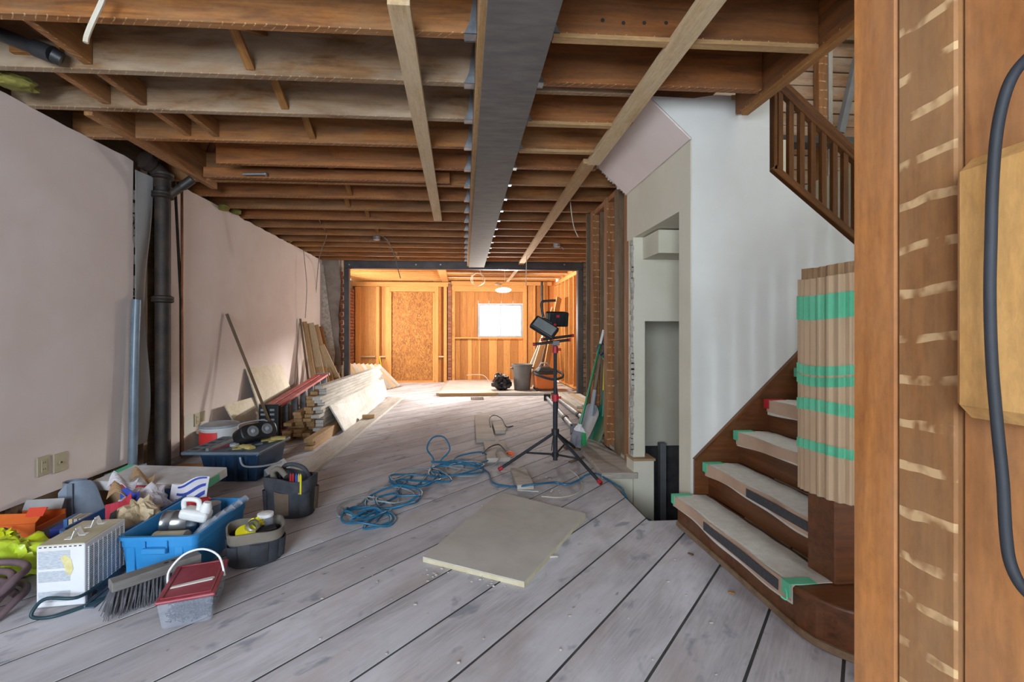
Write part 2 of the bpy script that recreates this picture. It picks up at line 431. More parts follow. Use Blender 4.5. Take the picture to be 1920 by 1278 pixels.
pl['label_red'] = plain('red_label', 'd8262a', 'e03c38', 0.5)
pl['glove'] = plain('yellow_work_glove', 'c0ae68', 'ab9a58', 0.9, sc=8)
pl['lens'] = plain('grey_lamp_lens', '6e7474', '7d8484', 0.25)
pl['glass'] = clear('window_glass', 'f2f6f8', 0.05, 0.12)
pl['fan_metal'] = plain('lamp_pan_metal', 'eae6dc', 'dcd6c8', 0.5)
pl['sheet_grey'] = plain('dull_grey_sheet', '8e98a6', '75808e', 0.45, 0.3, sc=5)
pl['rot_board'] = plain('dusty_slab', 'c2bab2', 'b3a9a0', 0.9, sc=5, bump=0.2)
pl['panel'] = plain('dusty_beige_board', 'c0bab0', 'b0a9a0', 0.9, sc=3, bump=0.1)
pl['panel_edge'] = plain('pale_board_edge', 'cfc6a8', 'bfb393', 0.9, sc=9)
def osb():
    t = NT('oriented_strand_board')
    vo = t.n('ShaderNodeTexVoronoi'); vo.inputs['Scale'].default_value = 46
    wob = t.n('ShaderNodeTexNoise'); wob.inputs['Scale'].default_value = 9
    t.l(t.coord((0.55, 1, 1)), wob.inputs['Vector'])
    ad = t.n('ShaderNodeVectorMath', operation='ADD'); sc = t.n('ShaderNodeVectorMath', operation='SCALE'); sc.inputs['Scale'].default_value = 0.22
    t.l(wob.outputs['Color'], sc.inputs[0]); t.l(t.coord((0.6, 1, 1)), ad.inputs[0]); t.l(sc.outputs[0], ad.inputs[1])
    t.l(ad.outputs[0], vo.inputs['Vector'])
    sp = t.n('ShaderNodeSeparateColor'); t.l(vo.outputs['Color'], sp.inputs[0])
    c = t.ramp(sp.outputs[0], [(0.0, '6b3c12'), (0.35, '8f5620'), (0.7, 'ac6e2c'), (1.0, 'c48a42')])
    c = t.mix(0.3, c, t.ramp(t.noise(t.coord(), 3, 4), [(0.3, '84501c'), (0.7, 'b47a38')]))
    return t.done(c, 0.7)
W['osb'] = osb()
def floor_wood():
    t = NT('floor_plank_wood')
    g = t.noise(t.coord((1.0, 9, 9)), 1.6, 6, 0.8)
    c = t.ramp(g, [(0.2, 'aba5a8'), (0.8, 'cbc7ca')])
    fine = t.noise(t.coord((4, 60, 60)), 2.0, 3)
    c = t.mix(0.45, c, t.ramp(fine, [(0.3, 0.5), (0.7, 1.0)]), 'MULTIPLY')
    d = t.noise(t.coord((0.9, 2.0, 2.0)), 1.6, 6, 0.4, 0.65)
    c = t.mix(t.math('MULTIPLY', t.ramp(d, [(0.40, 0.0), (0.62, 1.0)]), 0.6), c, 'd8d6db')
    warm = t.noise(t.coord((0.7, 1.6, 1.6)), 1.9, 4, 0.5)
    c = t.mix(t.math('MULTIPLY', t.ramp(warm, [(0.52, 0.0), (0.70, 1.0)]), 0.5), c, 'a8978c')
    st = t.noise(t.coord((3.2, 5.5, 5.5)), 1.7, 3, 0.3)
    c = t.mix(t.math('MULTIPLY', t.ramp(st, [(0.61, 0.0), (0.70, 1.0)]), 0.7), c, '7f838f')
    kn = t.noise(t.coord((13, 24, 24)), 1.3, 1)
    c = t.mix(t.ramp(kn, [(0.77, 0.0), (0.82, 0.7)]), c, '6a6064')
    c = t.vary(c, 0.16)
    t.bump(g, 0.35, 0.004)
    return t.done(c, 0.8)
W['plank'] = floor_wood()

# ================================================================ SETTING
def clip(poly, rect):
    x0, x1, y0, y1 = rect
    for ax, lim, sg in ((0, x0, 1), (0, x1, -1), (1, y0, 1), (1, y1, -1)):
        out = []
        for i, p in enumerate(poly):
            q = poly[i-1]
            ip, iq = sg*(p[ax]-lim) >= 0, sg*(q[ax]-lim) >= 0
            if ip != iq:
                t = (lim-q[ax])/(p[ax]-q[ax]); out.append((q[0]+t*(p[0]-q[0]), q[1]+t*(p[1]-q[1])))
            if ip: out.append(p)
        poly = out
        if len(poly) < 3: return []
    return poly
def diagonal_boards(name, parent, ang, off, width, gap, kmin, kmax, rects, z0, z1, mats, jit=0.0):
    d = (math.cos(ang), math.sin(ang)); n = (math.sin(ang), -math.cos(ang))
    for k in range(kmin, kmax):
        a, b = off+k*width+gap/2, off+(k+1)*width-gap/2
        strip = [(n[0]*s+d[0]*t, n[1]*s+d[1]*t) for s, t in ((a, -20), (b, -20), (b, 20), (a, 20))]
        mb = MB(); M = Matrix.Rotation(ang, 4, 'Z'); Mi = M.inverted(); dz = R.uniform(-jit, jit)
        for r in rects:
            pg = clip(strip, r)
            if len(pg) >= 3:
                pg = [tuple((Mi @ Vector((p[0], p[1], 0)))[:2]) for p in pg]
                mb.prism(pg, z0+dz, z1+dz)
        if mb.v: mb.build(name, mats[R.randrange(len(mats))], parent, M)

floor = struct('floor', 'wide dusty grey plank floor laid on the diagonal', 'floor')
rectsF = [(-2.66, 1.14, -2.2, 11.3), (1.14, 3.6, -2.2, 2.74), (1.14, 1.5, 3.62, 11.3), (1.5, 2.6, 4.46, 11.3)]
diagonal_boards('plank', floor, math.radians(46.8), -1.071, 0.252, 0.011, -36, 20, rectsF, -0.0021, 0.0, [W['plank']], 0.0)
mb = MB()
for r in rectsF: mb.box(r[0], r[1], r[2], r[3], -0.09, -0.0022)
mb.build('subfloor_slab', W['dark'], floor)

ceiling = struct('ceiling', 'open ceiling of brown joists under old subfloor boards', 'ceiling')
rectsC = [(-2.7, 1.66, -2.2, 8.42), (1.66, 3.6, -2.2, 0.85), (1.66, 3.6, 3.86, 8.42)]
diagonal_boards('subfloor_board', ceiling, math.radians(125), 0.05, 0.235, 0.006, -40, 40, rectsC, 2.752, 2.775, [W['subfloor']])
mb = MB()
for r in rectsC: mb.box(r[0]-0.2, r[1], r[2]-0.2, r[3], 2.78, 2.84)
mb.build('ceiling_deck', W['dark'], ceiling)  # dark slab added over the boards to block light

ZJ = 2.503
hg_mesh = {}
def hanger(parent, x, y, side):
    """galvanised joist hanger: two cheeks and a seat; side -1 = joist arrives from the left"""
    mb = MB(); s = side
    mb.box(min(x, x+s*0.055), max(x, x+s*0.055), y-0.054, y+0.008, ZJ-0.006, ZJ-0.002)
    for yy in (y-0.051, y+0.003):
        mb.prism([(x, ZJ-0.006), (x+s*0.055, ZJ-0.006), (x+s*0.03, ZJ+0.05), (x+s*0.012, ZJ+0.19), (x, ZJ+0.19)], yy-0.002, yy+0.002, 'y')
    mb.build('joist_hanger', W['galv'], parent)
jl = [2.08-0.42*k for k in range(9, 0, -1)] + [2.08, 2.48, 2.89, 3.31, 3.746, 4.167, 4.6, 5.02, 5.45, 5.87, 6.28, 6.70, 7.1, 7.5, 7.93, 8.36]
for i, D in enumerate(jl):
    m = 'joist'
    if D in (2.48, 2.89): m = 'joist_grey'
    if D in (3.746, 4.6, 5.45): m = 'joist_red'
    j = bx('joist', -2.66 if D != 3.746 else -1.95, 0.056, D-0.047, D, ZJ, 2.75, W[m], ceiling, 0.003)
    if D > 1: hanger(j, 0.056, D, -1)
jr = [2.05-0.42*k for k in range(9, 0, -1)] + [2.05, 2.447, 2.88, 3.305, 3.686, 4.09, 4.52, 4.95, 5.37, 5.79, 6.2, 6.62, 7.04, 7.44, 7.85, 8.27]
for D in jr:
    x1 = 1.645 if D < 2.5 else (1.08 if D < 3.75 else (1.60 if D < 5.1 else 2.55))
    j = bx('joist', 0.372, x1, D-0.047, D, ZJ, 2.75, W['joist_red' if R.random() < 0.5 else 'joist'], ceiling, 0.003)
    if D > 1: hanger(j, 0.372, D, 1)
    if D in (2.05, 2.88, 3.305):
        bx('furring_strip', 0.40, x1 if D < 2.5 else 1.02, D-0.045, D-0.002, ZJ-0.02, ZJ-0.001, W['fresh'], ceiling)
for u_, v_ in ((1130, 38), (1169, 43), (1208, 43), (1249, 43)):
    c_ = AY(u_, v_, 2.0024)
    MB().lathe([(0.009, 0), (0.009, 0.0008)], 12, T(c_.x, c_.y, c_.z, 0, H90)).build('drilled_hole', W['slot'], ceiling)
bx('header_joist', 0.372, 1.08, 2.53, 2.565, ZJ+0.02, 2.75, W['joist_grey'], ceiling, 0.003)
bx('trimmer_joist', 1.648, 1.70, -0.5, 2.66, ZJ-0.01, 2.75, W['joist_red'], ceiling, 0.003)
bx('trimmer_strip', 1.648, 1.69, 0.9, 2.6, ZJ-0.045, ZJ-0.012, W['orange_side'], ceiling, 0.002)
# doubled plank below joists (lath-marked) on the left
bx('packing_board', -2.2, -0.125, 3.98, 4.03, ZJ-0.015, ZJ+0.07, W['joist_red'], ceiling, 0.003)
bx('trimmer_joist', -2.30, -2.25, 2.9, 4.3, ZJ-0.02, 2.75, W['joist'], ceiling, 0.003)
bx('nailer_block', -2.26, -2.02, 2.405, 2.435, 2.56, 2.60, W['brace'], ceiling, 0.002)
# herring-bone bridging: crossed braces between neighbouring joists
for i in range(9, len(jl)-1):
    a, b = jl[i], jl[i+1]
    u = {9: 455, 10: 525, 11: 580, 12: None, 13: 625, 14: 655, 15: 652, 16: 690, 17: None, 18: 708, 19: None, 20: 730, 21: 732, 22: 745, 23: 748}.get(i)
    if u is None: continue
    xx = AY(u, 300, (a+b)/2).x
    stick('bridging_brace', (xx-0.03, a+0.002, ZJ+0.215), (xx-0.03, b-0.049, ZJ+0.03), 0.045, 0.022, W['brace'], ceiling)
    stick('bridging_brace', (xx+0.03, a+0.002, ZJ+0.03), (xx+0.03, b-0.049, ZJ+0.215), 0.045, 0.022, W['brace'], ceiling)
# blocking along the left wall
for (u, Ya, Yb, h) in ((165, 2.09, 2.43, 0.17), (200, 2.49, 2.84, 0.10), (268, 2.49, 2.84, 0.12), (352, 2.90, 3.26, 0.11), (405, 2.90, 3.26, 0.1)):
    xx = AY(u, 170, Yb).x
    bx('blocking', xx-0.02, xx+0.022, Ya, Yb, ZJ+0.02, ZJ+0.02+h, W['joist'], ceiling, 0.002)

# ---------------------------------------------------------------- left wall
XL = -2.57
wl = struct('wall_left', 'long pinkish white drywall wall, opened around the pipes', 'wall')
Ya, Yb = AX(250, 500, XL).y, AX(311, 500, XL).y
mb = MB()
n = 60
ptsT = []
for i in range(n+1):
    y = -2.2+(Ya+2.2)*i/n
    ptsT.append((y, 2.505+0.012*noise.noise(Vector((y*6, 0, 0)))))
mb.prism([(-2.2, 0.17)] + ptsT + [(Ya-0.01, 1.9), (Ya+0.004, 1.85), (Ya-0.006, 1.3), (Ya, 0.17)], XL-0.014, XL, 'x')
mb.build('drywall_panel', W['wall_pink'], wl)
mb = MB()
ptsT = [(Yb+0.25, 2.50)]
for i in range(1, n+1):
    y = Yb+0.25+(8.42-Yb-0.25)*i/n
    ptsT.append((y, 2.505+0.015*noise.noise(Vector((y*7, 3, 0)))))
mb.prism([(Yb, 0.06), (Yb, 2.42)] + ptsT + [(8.42, 0.06)], XL-0.014, XL, 'x')
mb.build('drywall_panel', W['wall_pink'], wl)
bx('backing_board', -2.80, -2.70, -2.2, 8.5, -0.03, 2.78, W['stud_dark'], wl)
bx('base_board', -2.66, -2.60, -2.2, 3.4, 0.0, 0.085, W['trim_brown'], wl, 0.003)
bx('base_board', -2.66, -2.63, -2.2, 3.4, 0.087, 0.165, W['trim_brown'], wl, 0.003)
for y in (0.4, 1.2, 2.0, 2.8, Ya-0.03, Ya+0.18):
    bx('stud', -2.70, -2.60, y-0.022, y+0.022, 0.0, 2.5, W['stud_dark'], wl)
# torn plaster lumps along the cut edge and the top edge
mb = MB()
for i in range(26):
    z = R.uniform(0.4, 2.45); s = R.uniform(0.008, 0.028)
    mb.cbox((XL-0.008, Ya+R.uniform(-0.002, 0.012), z), (0.012, s, s*R.uniform(1, 4)))
tag(mb.build('torn_edge', W['plaster'], wl), kind='stuff')
# foil/film tape flap beside the pipes
xs = AX(262, 400, XL+0.03)
mb = MB().sheet(lambda u, v: (XL+0.012+0.02*u*math.sin(v*7+u*2), Ya+0.005+0.17*u*(1-0.35*v)+0.02*math.sin(v*9)*u, 2.44-2.15*v), 8, 30, 0.003)
mb.build('plastic_film', W['film'], wl)
# ---------------------------------------------------------------- front and hall walls (behind the camera)
wf = struct('wall_front', 'plain front wall with added windows behind the viewpoint', 'wall')
mb = MB()
YF0, YF1 = -2.2, -2.1
mb.box(-2.8, -2.2, YF0, YF1, -0.03, 2.75); mb.box(-0.2, 2.1, YF0, YF1, -0.03, 2.75); mb.box(2.5, 3.7, YF0, YF1, -0.03, 2.75)
mb.box(-2.2, -0.2, YF0, YF1, -0.03, 0.75); mb.box(-2.2, -0.2, YF0, YF1, 2.35, 2.75); mb.box(2.1, 2.5, YF0, YF1, 2.35, 2.75); mb.box(2.1, 2.5, YF0, YF1, -0.03, 0.35)
mb.build('front_drywall', W['wall_pink'], wf)
for nm, x0, x1, z0, z1 in (('window_2', -2.2, -0.2, 0.75, 2.35), ('window_3', 2.1, 2.5, 0.35, 2.35)):  # both openings are added, unseen, to let front light in
    wn = struct(nm, {'window_2': 'wide front window added behind the viewpoint to carry daylight', 'window_3': 'tall glazed entry panel added behind the viewpoint to carry daylight'}[nm], 'window')
    for a in ((x0, x0+0.05, z0, z1), (x1-0.05, x1, z0, z1), (x0+0.05, x1-0.05, z0, z0+0.05), (x0+0.05, x1-0.05, z1-0.05, z1), ((x0+x1)/2-0.02, (x0+x1)/2+0.02, z0+0.05, z1-0.05)):
        bx('window_frame', a[0], a[1], -2.19, -2.12, a[2], a[3], W['white'], wn, 0.003)
    bx('pane', x0+0.05, x1-0.05, -2.16, -2.155, z0+0.05, z1-0.05, W['glass'], wn)
wr = struct('wall_right', 'side walls of the house beyond the stairs', 'wall')
mb = MB()
mb.box(3.6, 3.7, -2.2, 3.9, -0.03, 5.2)                       # stair side
mb.box(2.60, 2.70, 3.62, 8.5, -0.03, 2.78)                    # beyond the stud wall
mb.box(1.68, 2.65, 4.97, 5.0, 0.0, 2.75)
mb.build('side_wall', W['wall_cream'], wr)
mb = MB()                                                      # stairwell above the ceiling
mb.box(1.5, 3.7, 0.75, 0.85, 2.78, 5.2); mb.box(1.6, 1.66, 0.85, 3.78, 2.84, 5.2); mb.box(1.5, 3.7, 0.75, 4.0, 5.2, 5.25)
mb.build('stairwell_wall', W['wall_cream'], wr)

# ---------------------------------------------------------------- steel portal, pier walls
YF = 8.44
ww = struct('wall_back', 'rough grey and brown old rear wall either side of the steel frame', 'wall')
def ragged(u0, u1, v0, v1, Y, th, mat, name):
    a, b = AY(u0, v1, Y), AY(u1, v0, Y)
    mb = MB(); pts = [(a.x, a.z)]
    for i in range(13): pts.append((b.x+R.uniform(-0.03, 0.03), a.z+(b.z-a.z)*i/12))
    pts.append((a.x, b.z))
    mb.prism(pts, Y, Y+th, 'y'); return mb.build(name, mat, ww)
ragged(590, 636, 484, 747, 8.40, 0.25, W['concrete'], 'parged_pier')
bx('pier_core', -2.8, -2.25, 8.50, 8.66, 0, 2.8, W['mortar'], ww)
p = AY(612, 560, 8.38)
MB().prism([(AY(597, 500, 8.38).x, AY(597, 500, 8.38).z), (AY(606, 496, 8.38).x, AY(606, 496, 8.38).z), (AY(628, 660, 8.38).x, AY(628, 660, 8.38).z), (AY(622, 720, 8.38).x, 0.1), (AY(600, 720, 8.38).x, 0.1)], 8.37, 8.395, 'y').build('plaster_patch', W['plaster'], ww)
bk = MB().cbox((0, 0, 0), (0.10, 0.06, 0.062)); bkme = None
def brick_field(parent, x0, x1, y, z0, z1, bl, bh, mat, jx=0.004, depth=0.06, axis='x', name='brick'):
    rows = int((z1-z0)/bh); cache = {}
    for r in range(rows):
        x = x0 - (bl/2 if r % 2 else 0)
        while x < x1-0.01:
            a, b = max(x, x0), min(x+bl-0.010, x1)
            if b-a > 0.02:
                L = round(b-a, 3); key = (L, axis)
                if key not in cache:
                    m = MB().box(0, L, 0, depth, 0, bh-0.010) if axis == 'x' else MB().box(0, depth, 0, L, 0, bh-0.010)
                    o = m.build(name, mat, parent, T(0, 0, 0), bevel=0.003); cache[key] = o.data; bpy.data.objects.remove(o)
                o = bpy.data.objects.new(name, cache[key])
                off = R.uniform(-jx, jx)
                place(o, parent, T(a, y+off, z0+r*bh) if axis == 'x' else T(y+off, a, z0+r*bh))
            x += bl
x0, x1 = AY(1094, 600, 8.40).x, AY(1128, 600, 8.40).x
bx('pier_core', x0-0.02, 2.65, 8.45, 8.66, 0, 2.8, W['mortar'], ww)
brick_field(ww, x0, x1, 8.40, 0.0, 2.52, 0.21, 0.09, W['brick_dark'], 0.015, 0.06)
# red brick face behind the left frame post
brick_field(ww, AY(636, 600, 8.5).x-0.02, AY(646, 600, 8.5).x, 8.46, 0.6, 2.36, 0.1, 0.075, W['brick'], 0.01, 0.05)
bx('pier_top', -2.8, 2.65, 8.56, 8.66, 2.54, 2.82, W['warm_dark'], ww)

fa, fb = AY(645, 488, YF), AY(1096, 488, YF)
frm = thing('steel_portal_frame', 'dark steel portal frame around the opening to the back room', 'steel frame', ((fa.x+fb.x)/2, YF, 0))
zt = AY(700, 489, YF).z; zb = AY(700, 502, YF).z
mb = MB().box(fa.x, fb.x, YF-0.012, YF, zb, zt).box(fa.x, fb.x, YF-0.02, YF+0.10, zb-0.012, zb).box(fa.x, fb.x, YF-0.02, YF+0.10, zt, zt+0.012)
mb.build('header', W['steel_dark'], frm, bevel=0.002)
for (u0, u1, nm) in ((645, 653.5, 1), (1084, 1096, -1)):
    a, b = AY(u0, 600, YF).x, AY(u1, 600, YF).x
    MB().box(a, b, YF-0.02, YF+0.0, 0.012, zb-0.014).box((b if nm > 0 else a)-0.008, (b if nm > 0 else a)+0.008, YF, YF+0.11, 0.012, zb-0.014).build('post', W['steel_dark'], frm, bevel=0.002)
    MB().box(a-0.03, b+0.03, YF-0.05, YF+0.13, 0, 0.012).build('base_plate', W['steel_dark'], frm)
for u in (655, 780, 826, 1058):
    c = AY(u, 496, YF-0.013)
    MB().lathe([(0.014, 0), (0.014, 0.012)], 6, T(c.x, c.y, c.z, 0, H90)).build('bolt', W['galv'], frm)

beam = thing('steel_ceiling_beam', 'long grey steel beam running down the middle of the ceiling', 'steel beam', (0.23, 4.7, 2.40))
bx('bottom_flange', 0.088, 0.370, 0.2, 8.43, 2.40, 2.418, W['steel_beam'], beam, 0.002)
bx('web', 0.223, 0.235, 0.2, 8.43, 2.42, 2.72, W['steel_beam'], beam)
bx('top_flange', 0.088, 0.370, 0.2, 8.43, 2.722, 2.74, W['steel_beam'], beam, 0.002)
bx('wood_packer', 0.058, 0.094, 0.2, 8.40, 2.419, 2.73, W['fresh'], beam, 0.002)
bx('wood_packer', 0.330, 0.370, 0.2, 8.40, 2.419, 2.73, W['fresh'], beam, 0.002)

def timber(name, label, p0, p1, w, h, mat, cat='timber'):
    c = (Vector(p0)+Vector(p1))/2
    t = stick(name, p0, p1, w, h, mat)
    return tag(t, label, cat)
timber('ceiling_strongback', 'pale two-by-four nailed flat under the joists left of the steel beam', G(747, 0, 2.483), G(821, 411, 2.483), 0.09, 0.038, W['pale'])
a0, a1 = G(1333, 0, 2.483), G(1112, 305, 2.483)
timber('ceiling_strongback', 'pale near two-by-four under the joists right of the steel beam', a0+(a0-a1)*0.3, a1, 0.10, 0.038, W['pale'])
timber('ceiling_strongback', 'browner far two-by-four continuing under the joists to the portal frame', G(1106, 302, 2.484), G(976, 496, 2.484), 0.10, 0.038, W['fresh'])

# ---------------------------------------------------------------- back room
YB = 11.1
zc = 2.45
wb = struct('wall_rear', 'bright amber timber framed wall at the far end of the back room', 'wall')
bx('sheathing_board', -2.75, 2.3, YB+0.14, YB+0.16, 2.0, 2.8, W['warm'], wb)
# sheathing boards of the left half
for (u0, u1, m) in ((660, 690, 'warm'), (690, 720, 'warm'), (720, 735, 'warm'), (812, 828, 'warm'), (828, 846, 'warm_dark')):
    fr('sheathing_board', u0, 520, u1-0.3, 722, YB+0.10, 0.02, W[m], wb)
for (u0, u1) in ((666, 675), (705, 711), (723, 731), (815, 822), (832, 838)):
    fr('stud', u0, 537, u1, 722, YB, 0.095, W['warm'], wb, 0.003)
fr('top_plate', 660, 529, 845, 536, YB, 0.095, W['warm'], wb, 0.003)
fr('door_header', 731, 537, 815, 546, YB+0.005, 0.09, W['warm'], wb, 0.003)
fr('fire_block', 675, 667, 704, 669.5, YB+0.01, 0.08, W['pale'], wb)
fr('fire_block', 711, 667, 723, 669.5, YB+0.01, 0.08, W['pale'], wb)
fr('fire_block', 822, 667, 832, 669.5, YB+0.01, 0.08, W['pale'], wb)
fr('sill_plate', 675, 718, 845, 723, YB, 0.09, W['warm'], wb, 0.003)
# right half: vertical boards around the window
bo = [853, 862, 876, 890, 897]
for i in range(4): fr('sheathing_board', bo[i], 546, bo[i+1]-0.35, 632, YB+0.10, 0.02, W['warm_dark'], wb)
for i, (u0, u1) in enumerate(((897, 917), (917, 940), (940, 962), (962, 982))): fr('sheathing_board', u0, 546, u1-0.35, 569, YB+0.10, 0.02, W['warm_dark'], wb)
us = [854, 863, 877, 885, 897, 901, 917, 932, 944, 957, 972, 982]
for i in range(len(us)-1): fr('sheathing_board', us[i], 634, us[i+1]-0.35, 722, YB+0.10+0.008*(i % 2), 0.02, W['warm_dark' if i % 2 else 'warm'], wb)
for (u0, u1) in ((982, 990), (990, 1000), (1000, 1012), (1012, 1024), (1024, 1040)): fr('sheathing_board', u0, 528, u1-0.3, 722, YB+0.10, 0.02, W['warm_dark' if u0 % 3 else 'warm'], wb)
for (u0, u1) in ((847, 853), (981, 988), (1000, 1004), (1021, 1027)): fr('stud', u0, 534, u1, 722, YB, 0.095, W['warm'], wb, 0.003)
fr('window_header', 853, 535, 981, 546, YB, 0.09, W['warm'], wb, 0.003)
fr('window_sill_plate', 853, 632, 981, 634.5, YB, 0.09, W['warm'], wb, 0.003)
fr('top_plate', 846, 528, 1035, 534, YB+0.002, 0.095, W['warm'], wb, 0.003)
fr('sill_plate', 853, 711, 1035, 716, YB, 0.09, W['warm'], wb, 0.003)
bx('outer_panel', -2.75, AY(896, 600, YB+0.13).x, YB+0.14, YB+0.16, 0, 2.0, W['warm'], wb)
bx('outer_panel', AY(981, 600, YB+0.13).x, 2.3, YB+0.14, YB+0.16, 0, 2.0, W['warm'], wb)
bx('outer_panel', AY(896, 600, YB+0.13).x, AY(981, 600, YB+0.13).x, YB+0.14, YB+0.16, 0, 1.05, W['warm'], wb)
a = AY(840, 600, YB-0.03).x; b = AY(846.5, 600, YB-0.03).x
bx('brick_backing', a, b, YB-0.0, YB+0.1, 0.0, 2.42, W['mortar'], wb)
brick_field(wb, a, b, YB-0.03, 0.0, 2.40, 0.22, 0.075, W['brick'], 0.02, 0.05)

dr = struct('door_1', 'doorway closed by an orange strand board panel', 'door')
fr('strand_board', 732.5, 547, 814.5, 713, YB+0.035, 0.018, W['osb'], dr)
fr('door_jamb', 731, 547, 733.5, 716, YB-0.004, 0.09, W['warm'], dr)
fr('door_jamb', 811.5, 549, 815, 716, YB-0.004, 0.09, W['warm'], dr)
fr('door_sill', 731, 713, 815, 718, YB-0.02, 0.1, W['warm'], dr)

wn = struct('window_1', 'small white slider window glowing with daylight in the timber wall', 'window')
for (u0, v0, u1, v1) in ((896, 570, 900, 632), (976, 570, 980.5, 632), (900, 570, 976, 573), (900, 629, 976, 632), (937, 573, 939, 629)):
    fr('window_frame', u0, v0, u1, v1, YB+0.05, 0.08, W['lt_grey'], wn, 0.004)
fr('pane', 900, 573, 937, 629, YB+0.10, 0.005, W['glass'], wn)
fr('pane', 939, 573, 976, 629, YB+0.09, 0.005, W['glass'], wn)

# side walls of the back room
wsl = struct('wall_backroom_left', 'red brick side wall of the back room', 'wall')
bx('brick_backing', -2.85, -2.68, 10.15, 11.25, 0, 2.45, W['mortar'], wsl)
bx('brick_backing', -2.85, -2.68, 8.66, 8.80, 0, 2.45, W['mortar'], wsl)
bx('brick_backing', -2.85, -2.68, 8.80, 10.15, 0, 1.0, W['mortar'], wsl)
bx('brick_backing', -2.85, -2.68, 8.80, 10.15, 2.1, 2.45, W['mortar'], wsl)  # gap between these pieces is an added opening for the side lamp
brick_field(wsl, 10.15, 11.08, -2.68, 0.0, 2.30, 0.21, 0.075, W['brick'], 0.004, 0.05, 'y')
wsr = struct('wall_backroom_right', 'amber open stud side wall of the back room', 'wall')
XR = AY(1085, 600, 8.7).x
for i in range(7):
    y = 8.72+0.4*i
    bx('stud', XR, XR+0.10, y, y+0.042, 0.10, 2.36, W['warm'], wsr, 0.003)
bx('top_plate', XR, XR+0.10, 8.6, 11.1, 2.36, 2.44, W['warm'], wsr, 0.003)
bx('sill_plate', XR, XR+0.10, 8.6, 11.1, 0.06, 0.10, W['warm'], wsr, 0.003)
for i in range(9): bx('sheathing_board', XR+0.105, XR+0.125, 8.6, 11.1, 0.06+0.265*i, 0.06+0.265*(i+1)-0.006, W['warm_dark'], wsr)
bx('outer_panel', XR+0.13, XR+0.15, 8.5, 11.25, 0, 2.8, W['warm'], wsr)

cb = struct('ceiling_backroom', 'low amber joist ceiling of the back room', 'ceiling')
bx('ceiling_deck', -2.85, XR+0.15, 8.6, 11.26, 2.70, 2.76, W['warm'], cb)
for i in range(9):
    y = 8.78+0.28*i
    bx('joist', -2.68, -0.54, y, y+0.042, zc+0.02, 2.69, W['warm'], cb, 0.002)
bx('ceiling_beam', -0.53, -0.38, 8.66, 11.05, 2.44, 2.69, W['warm'], cb, 0.003)
for i in range(6):
    y = 8.85+0.41*i
    bx('joist', -0.37, XR, y, y+0.042, zc+0.03, 2.69, W['warm'], cb, 0.002)
for (u, v) in ((868, 525), (915, 523), (955, 527)):
    pass
for y in (9.6, 10.4):
    bx('furring_strip', -0.37, XR, y, y+0.05, zc+0.005, zc+0.028, W['pale'], cb)
bx('furring_strip', 1.02, 1.08, 8.9, 10.9, zc-0.015, zc+0.004, W['pale'], cb)

fb_ = struct('floor_backroom', 'dusty pale raised slab on the back room floor', 'floor')
e = G(822, 747, 0.0)
MB().prism([(-0.47, 8.62), (XR-0.01, 8.62), (XR-0.01, YB-0.01), (-0.36, YB-0.01)], 0.002, 0.055).build('slab', W['rot_board'], fb_)
stick('edge_board', (-0.47, 8.58, 0.03), (0.62, 8.58, 0.03), 0.06, 0.055, W['fresh'], fb_)
stick('edge_board', (0.64, 8.585, 0.03), (XR-0.02, 8.585, 0.03), 0.05, 0.05, W['dusty_board'], fb_)
stick('edge_board', (-0.50, 8.63, 0.03), (-0.38, YB-0.05, 0.03), 0.05, 0.05, W['dusty_board'], fb_)

# ================================================================ STAIR ENCLOSURE
YW = 2.68
ws = struct('wall_stair', 'white painted stair wall with a diagonal top under the balustrade', 'wall')
def P(u, v, Y=YW):
    q = AY(u, v, Y); return (q.x, q.z)
wallpoly = [(P(1297, 900)[0], -0.03), P(1297, 258), P(1218, 180), P(1300, 184), P(1343, 178), P(1443, 182), P(1443, 322), P(1600, 457)]
pend = P(1600, 457); slope = (P(1600, 457)[1]-P(1443, 322)[1])/(P(1600, 457)[0]-P(1443, 322)[0])
wallpoly += [(3.2, max(0.5, pend[1]+slope*(3.2-pend[0]))), (3.2, -0.03)]
MB().prism(wallpoly, YW, YW+0.15, 'y').build('stair_drywall', W['wall_white'], ws)
# cream return face
xr0 = P(1297, 600)[0]
bx('return_face', xr0-0.006, xr0-0.001, YW+0.002, YW+0.15, 0.0, P(1297, 262)[1], W['wall_cream'], ws)
# torn brown board along the top of the wall
MB().prism([P(1372, 178, YW-0.006), P(1420, 178, YW-0.006), P(1432, 186, YW-0.006), P(1372, 187, YW-0.006)], YW-0.007, YW-0.002, 'y').build('torn_board', W['brown_card'], ws)
# sloping soffit
A_, B_ = P(1218, 180), P(1297, 258)
sf = MB().prism([(A_[0]-0.008, A_[1]-0.008), (B_[0]-0.008, B_[1]-0.008), (B_[0]-0.002, B_[1]-0.002), (A_[0]-0.002, A_[1]-0.002)], YW+0.004, 3.78, 'y').build('soffit', W['soffit'], ws)
mb = MB()
for i in range(14):
    t = i/13; c = Vector((A_[0]+(B_[0]-A_[0])*t, 3.79, A_[1]+(B_[1]-A_[1])*t))
    mb.cbox(c, (R.uniform(0.015, 0.05), 0.01, R.uniform(0.01, 0.035)))
tag(mb.build('torn_edge', W['plaster'], ws), kind='stuff')
XP = B_[0]
bx('bulkhead_face', XP, XP+0.03, YW+0.152, 3.78, AX(1180, 450, XP).z, B_[1], W['wall_cream'], ws)
bx('bulkhead_underside', XP+0.031, XP+0.5, YW+0.152, 3.60, AX(1180, 450, XP).z+0.001, AX(1180, 450, XP).z+0.02, W['wall_cream'], ws)

